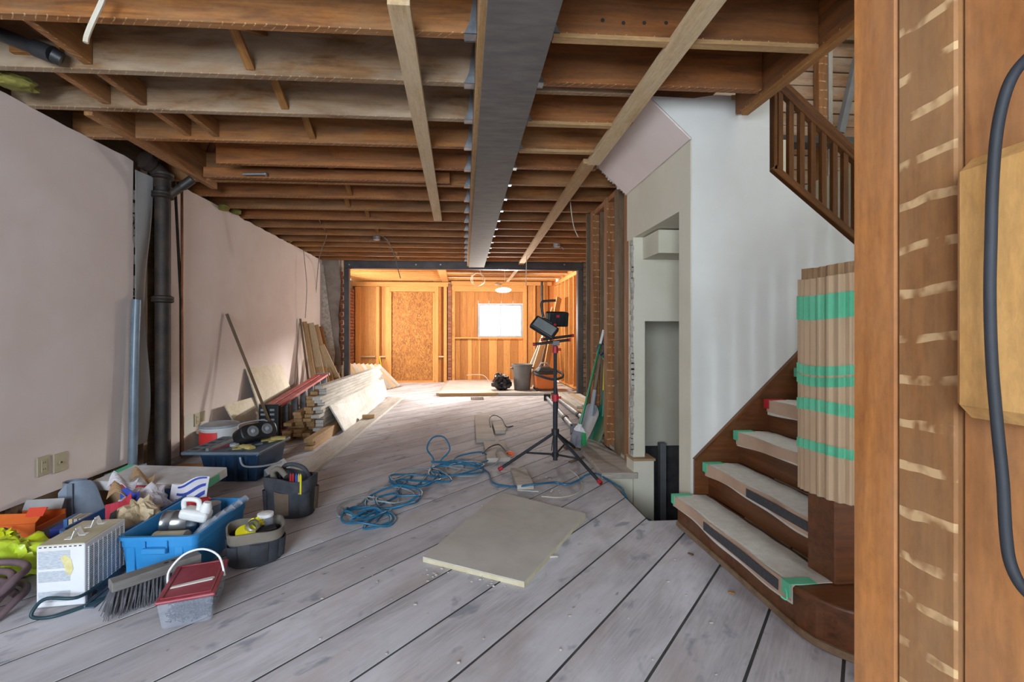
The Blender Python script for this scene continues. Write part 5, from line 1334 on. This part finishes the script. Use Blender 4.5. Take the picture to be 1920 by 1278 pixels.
# canvas tool bags
def canvas_bag(label, M, a, b, h, handle):
    t = thing('tool_bag', label, 'tool bag', M)
    def sh(u, v, inn=0.0):
        an = 2*math.pi*u; k = (1-0.06*math.cos(4*an))
        return ((a-inn)*k*(0.9+0.1*v)*math.cos(an), (b-inn)*k*(0.9+0.1*v)*math.sin(an), 0.004+h*v*(1+0.04*math.sin(3*an+1)))
    MB().sheet(lambda u, v: sh(u, v*0.72), 40, 8, 0.006).build('mesh_wall', W['mesh_black'], t, M, True)
    MB().sheet(lambda u, v: sh(u, 0.70+0.30*v, -0.003), 40, 4, 0.008).build('canvas_rim', W['canvas_tan' if not handle else 'mesh_black'], t, M, True)
    MB().lathe([(0.9, 0.0), (0.9, 0.006)], 30, None, a, b).build('base', W['mesh_black'], t, M)
    for k in range(6):
        u0 = k/6+0.04
        MB().sheet(lambda u, v: sh(u0+0.10*u, 0.08+0.58*v, -0.006-0.012*math.sin(math.pi*u)), 6, 4, 0.003).build('pocket', W['mesh_black' if not handle or k % 2 else 'canvas_brown'], t, M, True)
    return t
MG1 = T(-1.075, 2.42, 0, 0.5)
tbag1 = canvas_bag('low round mesh tool bag with yellow tape beside the blue tote', MG1, 0.135, 0.125, 0.165, False)
o = MB().lathe([(0.88, 0.10), (0.88, 0.105)], 24, None, 0.13, 0.12).build('bag_insert', W['canvas_brown'], tbag1, MG1)
def onbag(x, y, z, rz=0, rx=0, ry=0): return MG1 @ T(x, y, z, rz, rx, ry)
o = MB().lathe([(0.030, 0), (0.046, 0), (0.046, 0.03), (0.030, 0.03)], 22).build('yellow_tape_roll', W['yellow'], None, onbag(-0.05, -0.055, 0.145, 0, 0.35), True); tag(o, 'yellow tape roll at the near side of the mesh bag', 'tape roll')
o = MB().lathe([(0.028, 0), (0.03, 0.002), (0.03, 0.055), (0.022, 0.058), (0.02, 0.01)], 22).build('silver_tape_roll', W['tin'], None, onbag(-0.03, -0.03, 0.165, 0, 0.9, 0.4), True); tag(o, 'silver foil roll standing in the mesh bag', 'tape roll')
t = thing('clear_jar', 'frosted clear jar with a white lid in the mesh bag', 'jar', onbag(0.05, 0.05, 0.106))
MB().lathe([(0.036, 0), (0.038, 0.004), (0.038, 0.075), (0.034, 0.08)], 22).build('jar_body', W['clear_tub'], t, onbag(0.05, 0.05, 0.107), True)
MB().lathe([(0.040, 0.081), (0.040, 0.096), (0.036, 0.098)], 22).build('lid', W['white'], t, onbag(0.05, 0.05, 0.107), True)
o = lump('x', (0, 0, 0), (0.035, 0.03, 0.025), None, 1.4, 12, 0.6, 3).build('yellow_glove', W['yellow'], None, onbag(0.005, 0.03, 0.165), True); tag(o, 'crumpled yellow glove in the middle of the mesh bag', 'glove')
o = MB().box(-0.05, 0.05, -0.018, 0.018, 0.0, 0.03).build('black_box', W['black'], None, onbag(0.04, -0.03, 0.13, 0.2, 0.4), bevel=0.004); tag(o, 'black printed packet in the mesh bag', 'packet')
MG2 = T(-1.12, 3.02, 0, -0.25)
tbag2 = canvas_bag('taller dark canvas tool bag with red and yellow pencils', MG2, 0.165, 0.115, 0.24, True)
o = MB().lathe([(0.88, 0.15), (0.88, 0.155)], 24, None, 0.16, 0.11).build('bag_insert', W['canvas_brown'], tbag2, MG2)
o = MB().tube(cr([(-0.10, 0.0, 0.16), (-0.11, -0.03, 0.26), (-0.06, -0.04, 0.29), (0.0, -0.05, 0.25)]), 0.018, 10).build('bag_strap', W['canvas_tan'], tbag2, MG2, True)
o = MB().tube(cr([(-0.13, 0.04, 0.18), (-0.08, 0.06, 0.285), (0.05, 0.06, 0.275), (0.13, 0.03, 0.18)]), 0.014, 10).build('bag_handle', W['mesh_black'], tbag2, MG2, True)
for k, (x, m, lb) in enumerate(((0.055, 'red', 'red pencil left of the pair in the canvas bag'), (0.072, 'red', 'red pencil right of the pair in the canvas bag'), (0.095, 'blue_ink', 'blue marker in the canvas bag'), (0.112, 'glove', 'tan carpenter pencil in the canvas bag'), (0.125, 'yellow', 'yellow pencil at the right end of the canvas bag'))):
    o = MB().tube([(x, -0.085, 0.156), (x+0.004, -0.09, 0.27), (x+0.004, -0.09, 0.285)], [0.0065, 0.0065, 0.002], 6).build('pencil', W[m], None, MG2); tag(o, lb, 'pencil', 'pencils in the canvas bag')

# ================================================================ MIDDLE OF THE FLOOR
q = [G(*t, 0.028) for t in ((793, 1043), (983, 1090), (1098, 962), (938, 922))]
fp = thing('floor_panel', 'big dusty beige board lying flat on the planks', 'board', ((q[0]+q[2])/2)*1)
MB().prism([(p.x, p.y) for p in q], 0.022, 0.028).build('top_layer', W['panel'], fp)
MB().prism([(p.x, p.y) for p in q], 0.001, 0.0215).build('core', W['panel_edge'], fp)
def slab(name, label, pts, z0, z1, mat, cat):
    g = [G(*t, z1) for t in pts]
    return tag(MB().prism([(p.x, p.y) for p in g], z0, z1).build(name, mat, None, None, bevel=0.002), label, cat)
slab('board_offcut', 'long pale board offcut in the middle of the floor', ((890, 778), (917, 778), (928, 821), (893, 823)), 0.001, 0.04, W['offcut'], 'board')
slab('board_offcut', 'small square offcut beside the long offcut', ((923, 791), (942, 790), (948, 806), (928, 807)), 0.001, 0.04, W['offcut'], 'board')
slab('board_offcut', 'pale offcut under the orange plug', ((907, 827), (944, 826), (957, 857), (913, 859)), 0.001, 0.04, W['offcut'], 'board')
slab('board_offcut', 'tan offcut in front of the tripod foot', ((957, 877), (985, 876), (1001, 907), (970, 909)), 0.001, 0.04, W['offcut'], 'board')
a, b = G(883, 749.5), G(906, 744.5)
fv = thing('floor_vent', 'small dark floor register near the back room step', 'floor vent', (a+b)/2)
MB().box(a.x, b.x, a.y, b.y, 0.001, 0.005).build('vent_frame', W['iron'], fv)
for i in range(5):
    x = a.x+(b.x-a.x)*(i+0.7)/6
    MB().box(x, x+0.012, a.y+0.02, b.y-0.02, 0.005, 0.008).build('vent_bar', W['stud_dark'], fv)

# tangled cords
rc = random.Random(21)
def tangle(pts_px, loops, r, seed, zmax):
    rr_ = random.Random(seed); out = []
    for (u, v, n, rad) in loops:
        c = G(u, v)
        a0 = rr_.uniform(0, 6)
        for i in range(int(n*7)):
            a = a0+i*0.9*(1 if rr_.random() < 0.97 else 0.6)
            k = rad*(1+0.35*math.sin(i*0.8+seed)); e = 0.75+0.2*math.sin(i*0.31)
            out.append((c.x+k*math.cos(a)*1.1+rr_.uniform(-0.02, 0.02), c.y+k*math.sin(a)*e*1.25+rr_.uniform(-0.02, 0.02), 0.008+zmax*abs(noise.noise(Vector((i*0.37, seed, 0))))))
    return out
b_ = tangle(None, [(672, 968, 2.2, 0.12), (700, 975, 2.0, 0.11), (745, 945, 2.2, 0.16), (790, 905, 2.6, 0.17)], 0.006, 2, 0.10)
c0 = G(826, 872)
b_ += [(c0.x-0.06, c0.y, 0.03), (c0.x-0.12, c0.y+0.03, 0.14), (c0.x-0.07, c0.y+0.05, 0.235), (c0.x+0.03, c0.y+0.05, 0.235), (c0.x+0.08, c0.y+0.02, 0.13), (c0.x, c0.y-0.02, 0.04)]
b_ += tangle(None, [(842, 882, 2.4, 0.20), (885, 868, 1.3, 0.14)], 0.006, 4, 0.09)
b_ += [G(915, 885, 0.01), G(925, 905, 0.01), G(960, 912, 0.008), G(1000, 908, 0.05), G(1040, 904, 0.012), G(1062, 908, 0.008), G(1085, 900, 0.008), G(1100, 890, 0.03), G(1120, 888, 0.03), G(1140, 900, 0.008), G(1165, 914, 0.006), (1.16, 3.22, 0.0), (1.19, 3.10, -0.085), (1.28, 2.98, -0.12), (1.33, 2.95, -0.25)]
o = MB().tube(cr(b_, 5), 0.0075, 6).build('air_hose', W['cord_blue'], None, None, True); tag(o, 'long blue air hose tangled across the floor', 'hose')
g_ = tangle(None, [(690, 960, 1.4, 0.15), (735, 935, 1.6, 0.14), (800, 895, 1.5, 0.19), (860, 885, 1.4, 0.15)], 0.005, 9, 0.07)
g_ += [G(905, 880, 0.01), G(935, 862, 0.05), G(930, 845, 0.05), G(950, 840, 0.052), G(958, 850, 0.05)]
o = MB().tube(cr(g_, 5), 0.005, 6).build('extension_cord', W['cord_grey'], None, None, True); tag(o, 'thin pale cord tangled with the blue hose', 'cord')
g_ = [G(905, 850, 0.05), G(918, 838, 0.055), G(935, 833, 0.06), G(945, 842, 0.055), G(952, 850, 0.052)]
o = MB().tube(cr(g_, 5), 0.006, 6).build('plug_cable', W['black_rub'], None, None, True); tag(o, 'short black cord ending at the orange plug', 'cord')
p = G(951, 848, 0.052); o = MB().tube([p, p+Vector((0.035, -0.05, 0.004)), p+Vector((0.05, -0.075, 0.0))], [0.014, 0.02, 0.014], 10).build('orange_plug', W['orange_plug'], None, None, True); tag(o, 'orange plug lying on a pale offcut', 'plug')
o = curve('charger_cord', [G(920, 800, 0.046), G(918, 785, 0.05), G(926, 778, 0.055), G(940, 784, 0.05), G(947, 797, 0.045), G(952, 800, 0.01), G(962, 798, 0.008)], 0.006, W['black_rub'], None, 6); tag(o, 'thin black cord curled over the small square offcut', 'cord')
o = curve('thin_wire', [G(1066, 880, 0.01), G(1075, 885, 0.05), G(1085, 895, 0.008), G(1092, 912, 0.006), G(1080, 925, 0.006), G(1050, 932, 0.006), G(1015, 930, 0.006)], 0.003, W['wire_white'], None, 5); tag(o, 'thin pale wire curling on the floor by the tripod', 'wire')
o = stick('wood_splinter', G(970, 918, 0.006), G(1010, 921, 0.006), 0.012, 0.008, W['white_pine']); tag(o, 'pale splinter lying behind the beige board', 'splinter')
o = stick('wood_splinter', G(1030, 1043, 0.006), G(1046, 1042, 0.006), 0.014, 0.008, W['white_pine']); tag(o, 'pale splinter beside the right edge of the beige board', 'splinter')
o = stick('wood_splinter', G(1365, 1109, 0.004), G(1378, 1112, 0.004), 0.012, 0.006, W['orange_side']); tag(o, 'orange splinter on the planks near the bottom stair', 'splinter')
o = stick('wood_splinter', G(1290, 1036, 0.004), G(1300, 1040, 0.004), 0.012, 0.006, W['stud_dark']); tag(o, 'brown splinter on the planks left of the bottom stair', 'splinter')
o = stick('wood_scrap', G(1058, 838, 0.012), G(1088, 842, 0.012), 0.04, 0.02, W['stud_dark']); tag(o, 'dark wood scrap right of the tripod hub', 'wood scrap')
o = stick('wood_scrap', G(1068, 866, 0.008), G(1094, 857, 0.008), 0.03, 0.014, W['stud_dark']); tag(o, 'dark thin wood scrap behind the right tripod leg', 'wood scrap')
rs_ = random.Random(8); mb = MB()
for i in range(160):
    u, v = rs_.choice(((rs_.uniform(800, 990), rs_.uniform(1045, 1100)), (rs_.uniform(600, 1500), rs_.uniform(900, 1270)), (rs_.uniform(1000, 1120), rs_.uniform(840, 930))))
    p = G(u, v); s = rs_.uniform(0.002, 0.006)
    if p.x > 1.1 or (p.x > 0.9 and p.y < 1.2) or p.x < -0.9: continue
    mb.cbox((p.x, p.y, s*0.5+0.001), (s*rs_.uniform(1, 3), s, s), None)
o = mb.build('debris', W['offcut']); tag(o, 'crumbs of plaster and sawdust scattered over the planks', 'debris', None, 'stuff')

# ================================================================ TRIPOD WORK LIGHT
TX, TY = 0.802, 3.95
tp_ = thing('tripod_light', 'black tripod stand with two battery work lights', 'work light', (TX, TY, 0))
MB().tube([(TX, TY, 0.05), (TX, TY, 0.62)], 0.021, 14).build('lower_pole', W['black_rub'], tp_, None, True)
MB().tube([(TX, TY, 0.60), (TX, TY, 1.06)], 0.016, 14).build('upper_pole', W['black_rub'], tp_, None, True)
for z, r in ((AY(1041, 745, TY).z, 0.03), (AY(1041, 655, TY).z, 0.026)):
    MB().lathe([(r, -0.03), (r, 0.03)], 14, T(TX, TY, z)).build('clamp_collar', W['red'], tp_, None, True)
    MB().tube([(TX+0.02, TY, z), (TX+0.05, TY-0.01, z)], 0.011, 8).build('clamp_knob', W['red'], tp_, None, True)
MB().lathe([(0.034, -0.025), (0.034, 0.025)], 12, T(TX, TY, 0.30)).build('upper_hub', W['black'], tp_)
MB().lathe([(0.030, -0.02), (0.030, 0.02)], 12, T(TX, TY, 0.10)).build('lower_hub', W['black'], tp_)
for f in (G(935, 883), G(1127, 909), Vector((1.12, 4.50, 0))):
    f = Vector((f.x, f.y, 0.012)); h = Vector((TX, TY, 0.295)); d = (f-h)
    MB().tube([h, f], 0.013, 10).build('leg', W['black_rub'], tp_, None, True)
    MB().tube([f-d.normalized()*0.035, f], 0.017, 10).build('foot_cap', W['red'], tp_, None, True)
    m = h+d*0.55
    MB().tube([(TX, TY, 0.10), m], 0.009, 8).build('leg_brace', W['black_rub'], tp_, None, True)
def bar(u0, v0, u1, v1, Y):
    a, b = AY(u0, v0, Y), AY(u1, v1, Y); d = (b-a).normalized()
    MB().tube([a, b], 0.012, 10).build('cross_bar', W['black'], tp_, None, True)
    for e, s in ((a, -1), (b, 1)): MB().tube([e, e+d*s*0.018], 0.014, 10).build('bar_cap', W['red'], tp_, None, True)
bar(1003, 645, 1066, 637, TY-0.03); bar(1018, 636, 1072, 629, TY+0.03)
MB().box(TX-0.03, TX+0.03, TY-0.045, TY+0.045, 1.06, 1.10).build('head_plate', W['grey_plas'], tp_, bevel=0.004)
# left light head, tilted down towards the viewer
c = AY(1022, 614, TY-0.03)
Ml = T(c.x-0.01, TY-0.05, c.z, -0.35, -0.65, 0.55)
MB().box(-0.115, 0.115, -0.02, 0.03, -0.066, 0.066).build('light_head', W['black'], tp_, Ml, bevel=0.012, seg=2)
MB().box(-0.095, 0.095, -0.0235, -0.0205, -0.048, 0.048).build('lens', W['lens'], tp_, Ml, bevel=0.001)
MB().box(-0.06, 0.04, -0.01, 0.03, 0.067, 0.088).build('hinge_block', W['black'], tp_, Ml, bevel=0.006)
MB().lathe([(0.014, 0), (0.014, 0.02)], 10, Ml @ T(0.06, 0.0, 0.067)).build('hinge_knob', W['red'], tp_)
# right light head seen from behind
c = AY(1042, 600, TY+0.06)
Mr2 = T(c.x+0.012, TY+0.07, c.z+0.01, 0.25, 0.2)
MB().box(-0.10, 0.10, -0.04, 0.04, -0.065, 0.065).build('light_head', W['black'], tp_, Mr2, bevel=0.012, seg=2)
for i in range(5): MB().box(-0.08+0.036*i, -0.066+0.036*i, -0.048, -0.041, -0.05, 0.05).build('cooling_fin', W['black'], tp_, Mr2)
MB().box(-0.03, 0.0, -0.05, -0.041, 0.02, 0.045).build('switch', W['red'], tp_, Mr2, bevel=0.003)
hh = [AY(u, v, TY) for u, v in ((1019, 594), (1016, 580), (1015, 570), (1018, 565), (1026, 564), (1042, 563))]
MB().tube(cr(hh, 5), 0.011, 10).build('carry_handle', W['black'], tp_, None, True)
MB().tube(cr([AY(1041, 700, TY+0.02), AY(1046, 760, TY+0.02), AY(1037, 820, TY+0.02), AY(1034, 845, TY+0.02)], 6), 0.004, 6).build('power_lead', W['black_rub'], tp_, None, True)

# ================================================================ RIGHT SIDE: brooms, shovels, jack posts, lumber
bs = G(1088, 832, 0.0)
br = thing('green_broom', 'green handled broom with grey and green angled bristles', 'broom', (1.20, 4.50, 0.0))
bt_, bb_ = AY(1131, 622, 4.62), AY(1087, 800, 4.50)
MB().tube([bb_, bt_], 0.012, 10).build('handle', W['green_pole'], br, None, True)
MB().tube([bt_-(bt_-bb_).normalized()*0.13, bt_+(bt_-bb_).normalized()*0.02], 0.0135, 10).build('handle_tip', W['white'], br, None, True)
MB().tube([bb_+Vector((0.005, 0, 0.03)), bb_+Vector((-0.005, 0, -0.03))], [0.022, 0.03], 12).build('socket', W['white'], br, None, True)
h_ = bb_+Vector((0, 0, -0.03))
MB().add([h_+Vector(v) for v in ((-0.06, -0.03, 0.0), (0.06, -0.03, -0.03), (0.06, 0.03, -0.03), (-0.06, 0.03, 0.0), (-0.03, -0.02, 0.045), (0.03, -0.02, 0.03), (0.03, 0.02, 0.03), (-0.03, 0.02, 0.045))], [(0, 3, 2, 1), (4, 5, 6, 7), (0, 1, 5, 4), (1, 2, 6, 5), (2, 3, 7, 6), (3, 0, 4, 7)]).build('head', W['white'], br, None, bevel=0.006)
mbg, mbn = MB(), MB(); rb = random.Random(4)
zf = 0.012
for i in range(26):
    for j in range(4):
        t_ = i/25; s0 = h_+Vector((-0.055+0.11*t_, -0.02+0.013*j, -0.03*t_)); e0 = Vector((h_.x-0.105+0.17*t_+rb.uniform(-0.006, 0.006), h_.y-0.045+0.028*j+rb.uniform(-0.006, 0.006), zf+0.05*(1-t_)*0.6))
        (mbg if t_ > 0.62 else mbn).tube([s0, e0], [0.0042, 0.0038], 4)
tag(mbn.build('grey_bristles', W['bristle'], br), kind='stuff'); tag(mbg.build('green_bristles', W['green_plas'], br), kind='stuff')

def shovel(label, top, bot, blade_mat, hand_mat, grip_mat, bw, bl, grip_v, rot):
    t = thing('shovel', label, 'shovel', (bot.x, bot.y, 0.05))
    M, L = axes(bot, top, rot)           # local x up along the shaft
    MB().tube([(bl*0.75, 0, 0), (L-0.10, 0, 0)], 0.016, 12).build('shaft', hand_mat, t, M, True)
    MB().tube([(bl*0.7, 0, 0), (bl+0.16, 0, 0)], [0.024, 0.020], 12).build('socket', blade_mat, t, M, True)
    def bl_(u, v):
        w2 = bw*(0.5 if u < 0.75 else 0.5*(1-0.55*((u-0.75)/0.25)**2)); y = (v-0.5)*2*w2
        return (bl*u, y, -0.03*math.cos(math.pi*(v-0.5))+0.11*(1-u)**1.4)
    MB().sheet(bl_, 16, 14, 0.004).build('blade', blade_mat, t, M, True)
    MB().tube(cr([(L-0.11, 0, 0), (L-0.08, -0.05, 0), (L-0.02, -0.055, 0), (L, -0.03, 0), (L, 0.03, 0), (L-0.02, 0.055, 0), (L-0.08, 0.05, 0), (L-0.11, 0, 0)]), 0.014, 10).build('d_grip', grip_mat, t, M, True)
shovel('grey snow shovel with a wooden shaft and navy grip', AY(1128, 646, 4.72), Vector((1.30, 4.70, 0.06)), W['lt_grey'], W['handle'], W['navy_grip'], 0.30, 0.36, 0, (-1, -0.30, 0.1))
shovel('green plastic shovel with a yellow grip beside the grey one', AY(1136, 655, 4.64), Vector((1.42, 4.60, 0.06)), W['green_shovel'], W['yellow'], W['green_shovel'], 0.30, 0.36, 0, (-1, -0.2, 0.1))

# adjustable steel jack posts
for (a, b, lb) in ((G(1080, 806, 0.06), G(1026, 745, 0.06), 'nearer zinc jack post lying on the floor by the broom'), (G(1112, 797, 0.06), G(1040, 742, 0.06), 'farther zinc jack post lying beside the lumber')):
    t = thing('jack_post', lb, 'jack post', (a.x, a.y, 0), 'steel jack posts')
    d = (b-a)
    MB().tube([a+d*0.02, a+d*0.55], 0.032, 14).build('outer_tube', W['steel_tube'], t, None, True)
    MB().tube([a+d*0.5, b], 0.026, 14).build('inner_tube', W['steel_tube'], t, None, True)
    MB().tube([a+d*0.26, a+d*0.30], 0.042, 12).build('adjusting_nut', W['iron'], t, None, True)
    M, L = axes(a, b)
    MB().box(-0.006, 0.006, -0.07, 0.07, -0.058, 0.075).build('foot_plate', W['galv'], t, M, bevel=0.003)
    MB().lathe([(0.022, -0.008), (0.022, -0.0065)], 12, M @ T(0, 0, 0, 0, 0, H90)).build('plate_hole', W['slot'], t)
    for y_, z_ in ((-0.05, -0.038), (0.05, -0.038), (-0.05, 0.055), (0.05, 0.055)): MB().lathe([(0.009, -0.008), (0.009, -0.0065)], 8, M @ T(0, y_, z_, 0, 0, H90)).build('plate_hole', W['slot'], t)
    MB().box(L-0.006, L+0.006, -0.06, 0.06, -0.055, 0.06).build('head_plate', W['iron'], t, M, bevel=0.003)
# lumber on the right
for i in range(8):
    layer = i // 4; k = i % 4
    x0_, x1_ = 1.72+0.105*k+0.03*layer, 1.78+0.105*k+0.03*layer
    ya_ = 6.25+0.18*k+R.uniform(-0.05, 0.05)+0.5*layer
    o = stick('lumber_board', (x0_, ya_, 0.0195+0.0388*layer), (x0_+0.02, 8.36-0.05*k, 0.0195+0.0388*layer), 0.09, 0.0375, W['white_pine' if i % 3 else 'pale'], bevel=0.002)
    tag(o, f'pale board of the right floor pile, {("nearest", "second", "third", "farthest")[k]} to the jack posts in its {("bottom", "top")[layer]} layer', 'board', 'boards of the right floor pile')

# ================================================================ BACK ROOM THINGS
ZS = 0.0555
c = G(979, 730, ZS)
bn = thing('rubbish_bin', 'grey round plastic rubbish bin in the back room', 'bin', tuple(c))
MB().lathe([(0.155, 0.0), (0.16, 0.01), (0.20, 0.48), (0.215, 0.485), (0.215, 0.515), (0.205, 0.515), (0.19, 0.48), (0.15, 0.03)], 28, T(*c)).build('body', W['bin_grey'], bn, None, True)
for s in (-1, 1): MB().box(c.x+s*0.215-0.02, c.x+s*0.215+0.02, c.y-0.06, c.y+0.06, c.z+0.42, c.z+0.45).build('handle', W['bin_grey'], bn, bevel=0.006)
c = G(945, 731, ZS)
t = thing('black_bag', 'black plastic rubbish bag slumped by the grey bin', 'bag', tuple(c))
lump('x', (c.x-0.05, c.y+0.05, ZS+0.15), (0.17, 0.17, 0.165), None, 12.5, 18, 0.5, 2.2).build('bag_body', W['black_bag'], t, None, True)
c = G(1018, 738, ZS)
vc = thing('shop_vacuum', 'orange shop vacuum with a black top and hose', 'vacuum', tuple(c))
cxx, cyy = 1.60, 8.98
Mv = T(cxx, cyy, ZS)
MB().frustum((-0.19, 0.19, -0.16, 0.16), (-0.22, 0.22, -0.19, 0.19), 0.03, 0.33).build('tank', W['vac_orange'], vc, Mv, bevel=0.03, seg=2)
MB().box(-0.23, 0.23, -0.20, 0.20, 0.33, 0.36).build('band', W['black'], vc, Mv, bevel=0.01)
MB().frustum((-0.20, 0.20, -0.17, 0.17), (-0.10, 0.10, -0.09, 0.09), 0.36, 0.47).build('motor_head', W['black'], vc, Mv, bevel=0.03, seg=2)
MB().tube(cr([(-0.10, 0, 0.46), (-0.06, 0, 0.53), (0.06, 0, 0.53), (0.10, 0, 0.46)]), 0.014, 8).build('carry_handle', W['lt_grey'], vc, Mv, True)
MB().tube(cr([(-0.22, -0.05, 0.36), (-0.18, -0.22, 0.32), (0.10, -0.26, 0.24), (0.30, -0.2, 0.26), (0.36, -0.05, 0.32), (0.26, 0.1, 0.38), (0.1, 0.05, 0.42)]), 0.026, 10).build('hose', W['black_rub'], vc, Mv, True)
for x, y in ((-0.17, -0.15), (0.17, -0.15), (-0.17, 0.15), (0.17, 0.15)): MB().lathe([(0.032, -0.015), (0.032, 0.015)], 12, Mv @ T(x, y, 0.032, 0, H90)).build('castor', W['black'], vc)
# boards leaning on the amber side wall
for k, (ut, vt, ub, vb, m, w_, lb) in enumerate(((1025, 600, 985, 706, 'white_pine', 0.14, 'white board leaning leftmost behind the grey bin'), (1030, 598, 1000, 706, 'offcut', 0.12, 'greyish board leaning behind the grey bin'), (1034, 592, 1010, 706, 'stud_dark', 0.10, 'dark board leaning behind the tripod'), (1042, 560, 1018, 706, 'fresh', 0.12, 'tall tan board leaning on the amber studs'), (1026, 582, 992, 706, 'pale', 0.10, 'pale board leaning behind the work light'))):
    a = AX(ut, vt, XR-0.10-0.015*k); b = G(ub, vb, ZS)+Vector((0, 0, 0.014))
    if a.y > 10.9: a.y = 10.85
    b = AY(ub, 706, 9.9-0.12*k); b.z = ZS+0.014; a.y -= 0.12*k
    o = stick('leaning_board', a, b, 0.024, w_*1.4, W[m], up=(0.75, 0.65, 0)); tag(o, lb, 'board', 'boards leaning on the amber stud wall')
p = AX(1018, 560, XR-0.04)
o = rod('black_pipe', 'thin black vertical pipe in front of the amber rear wall', 'pipe', AY(1016, 528, 10.9), AY(1016, 600, 10.9), 0.03, W['black'])
o = curve('floor_wire', [AY(875, 703, YB-0.05), AY(890, 702, YB-0.1), AY(905, 703, YB-0.15), AY(913, 709, YB-0.25), G(917, 716, ZS+0.01)], 0.008, W['wire_white'], None, 6); tag(o, 'pale cable trailing along the amber rear wall', 'cable')
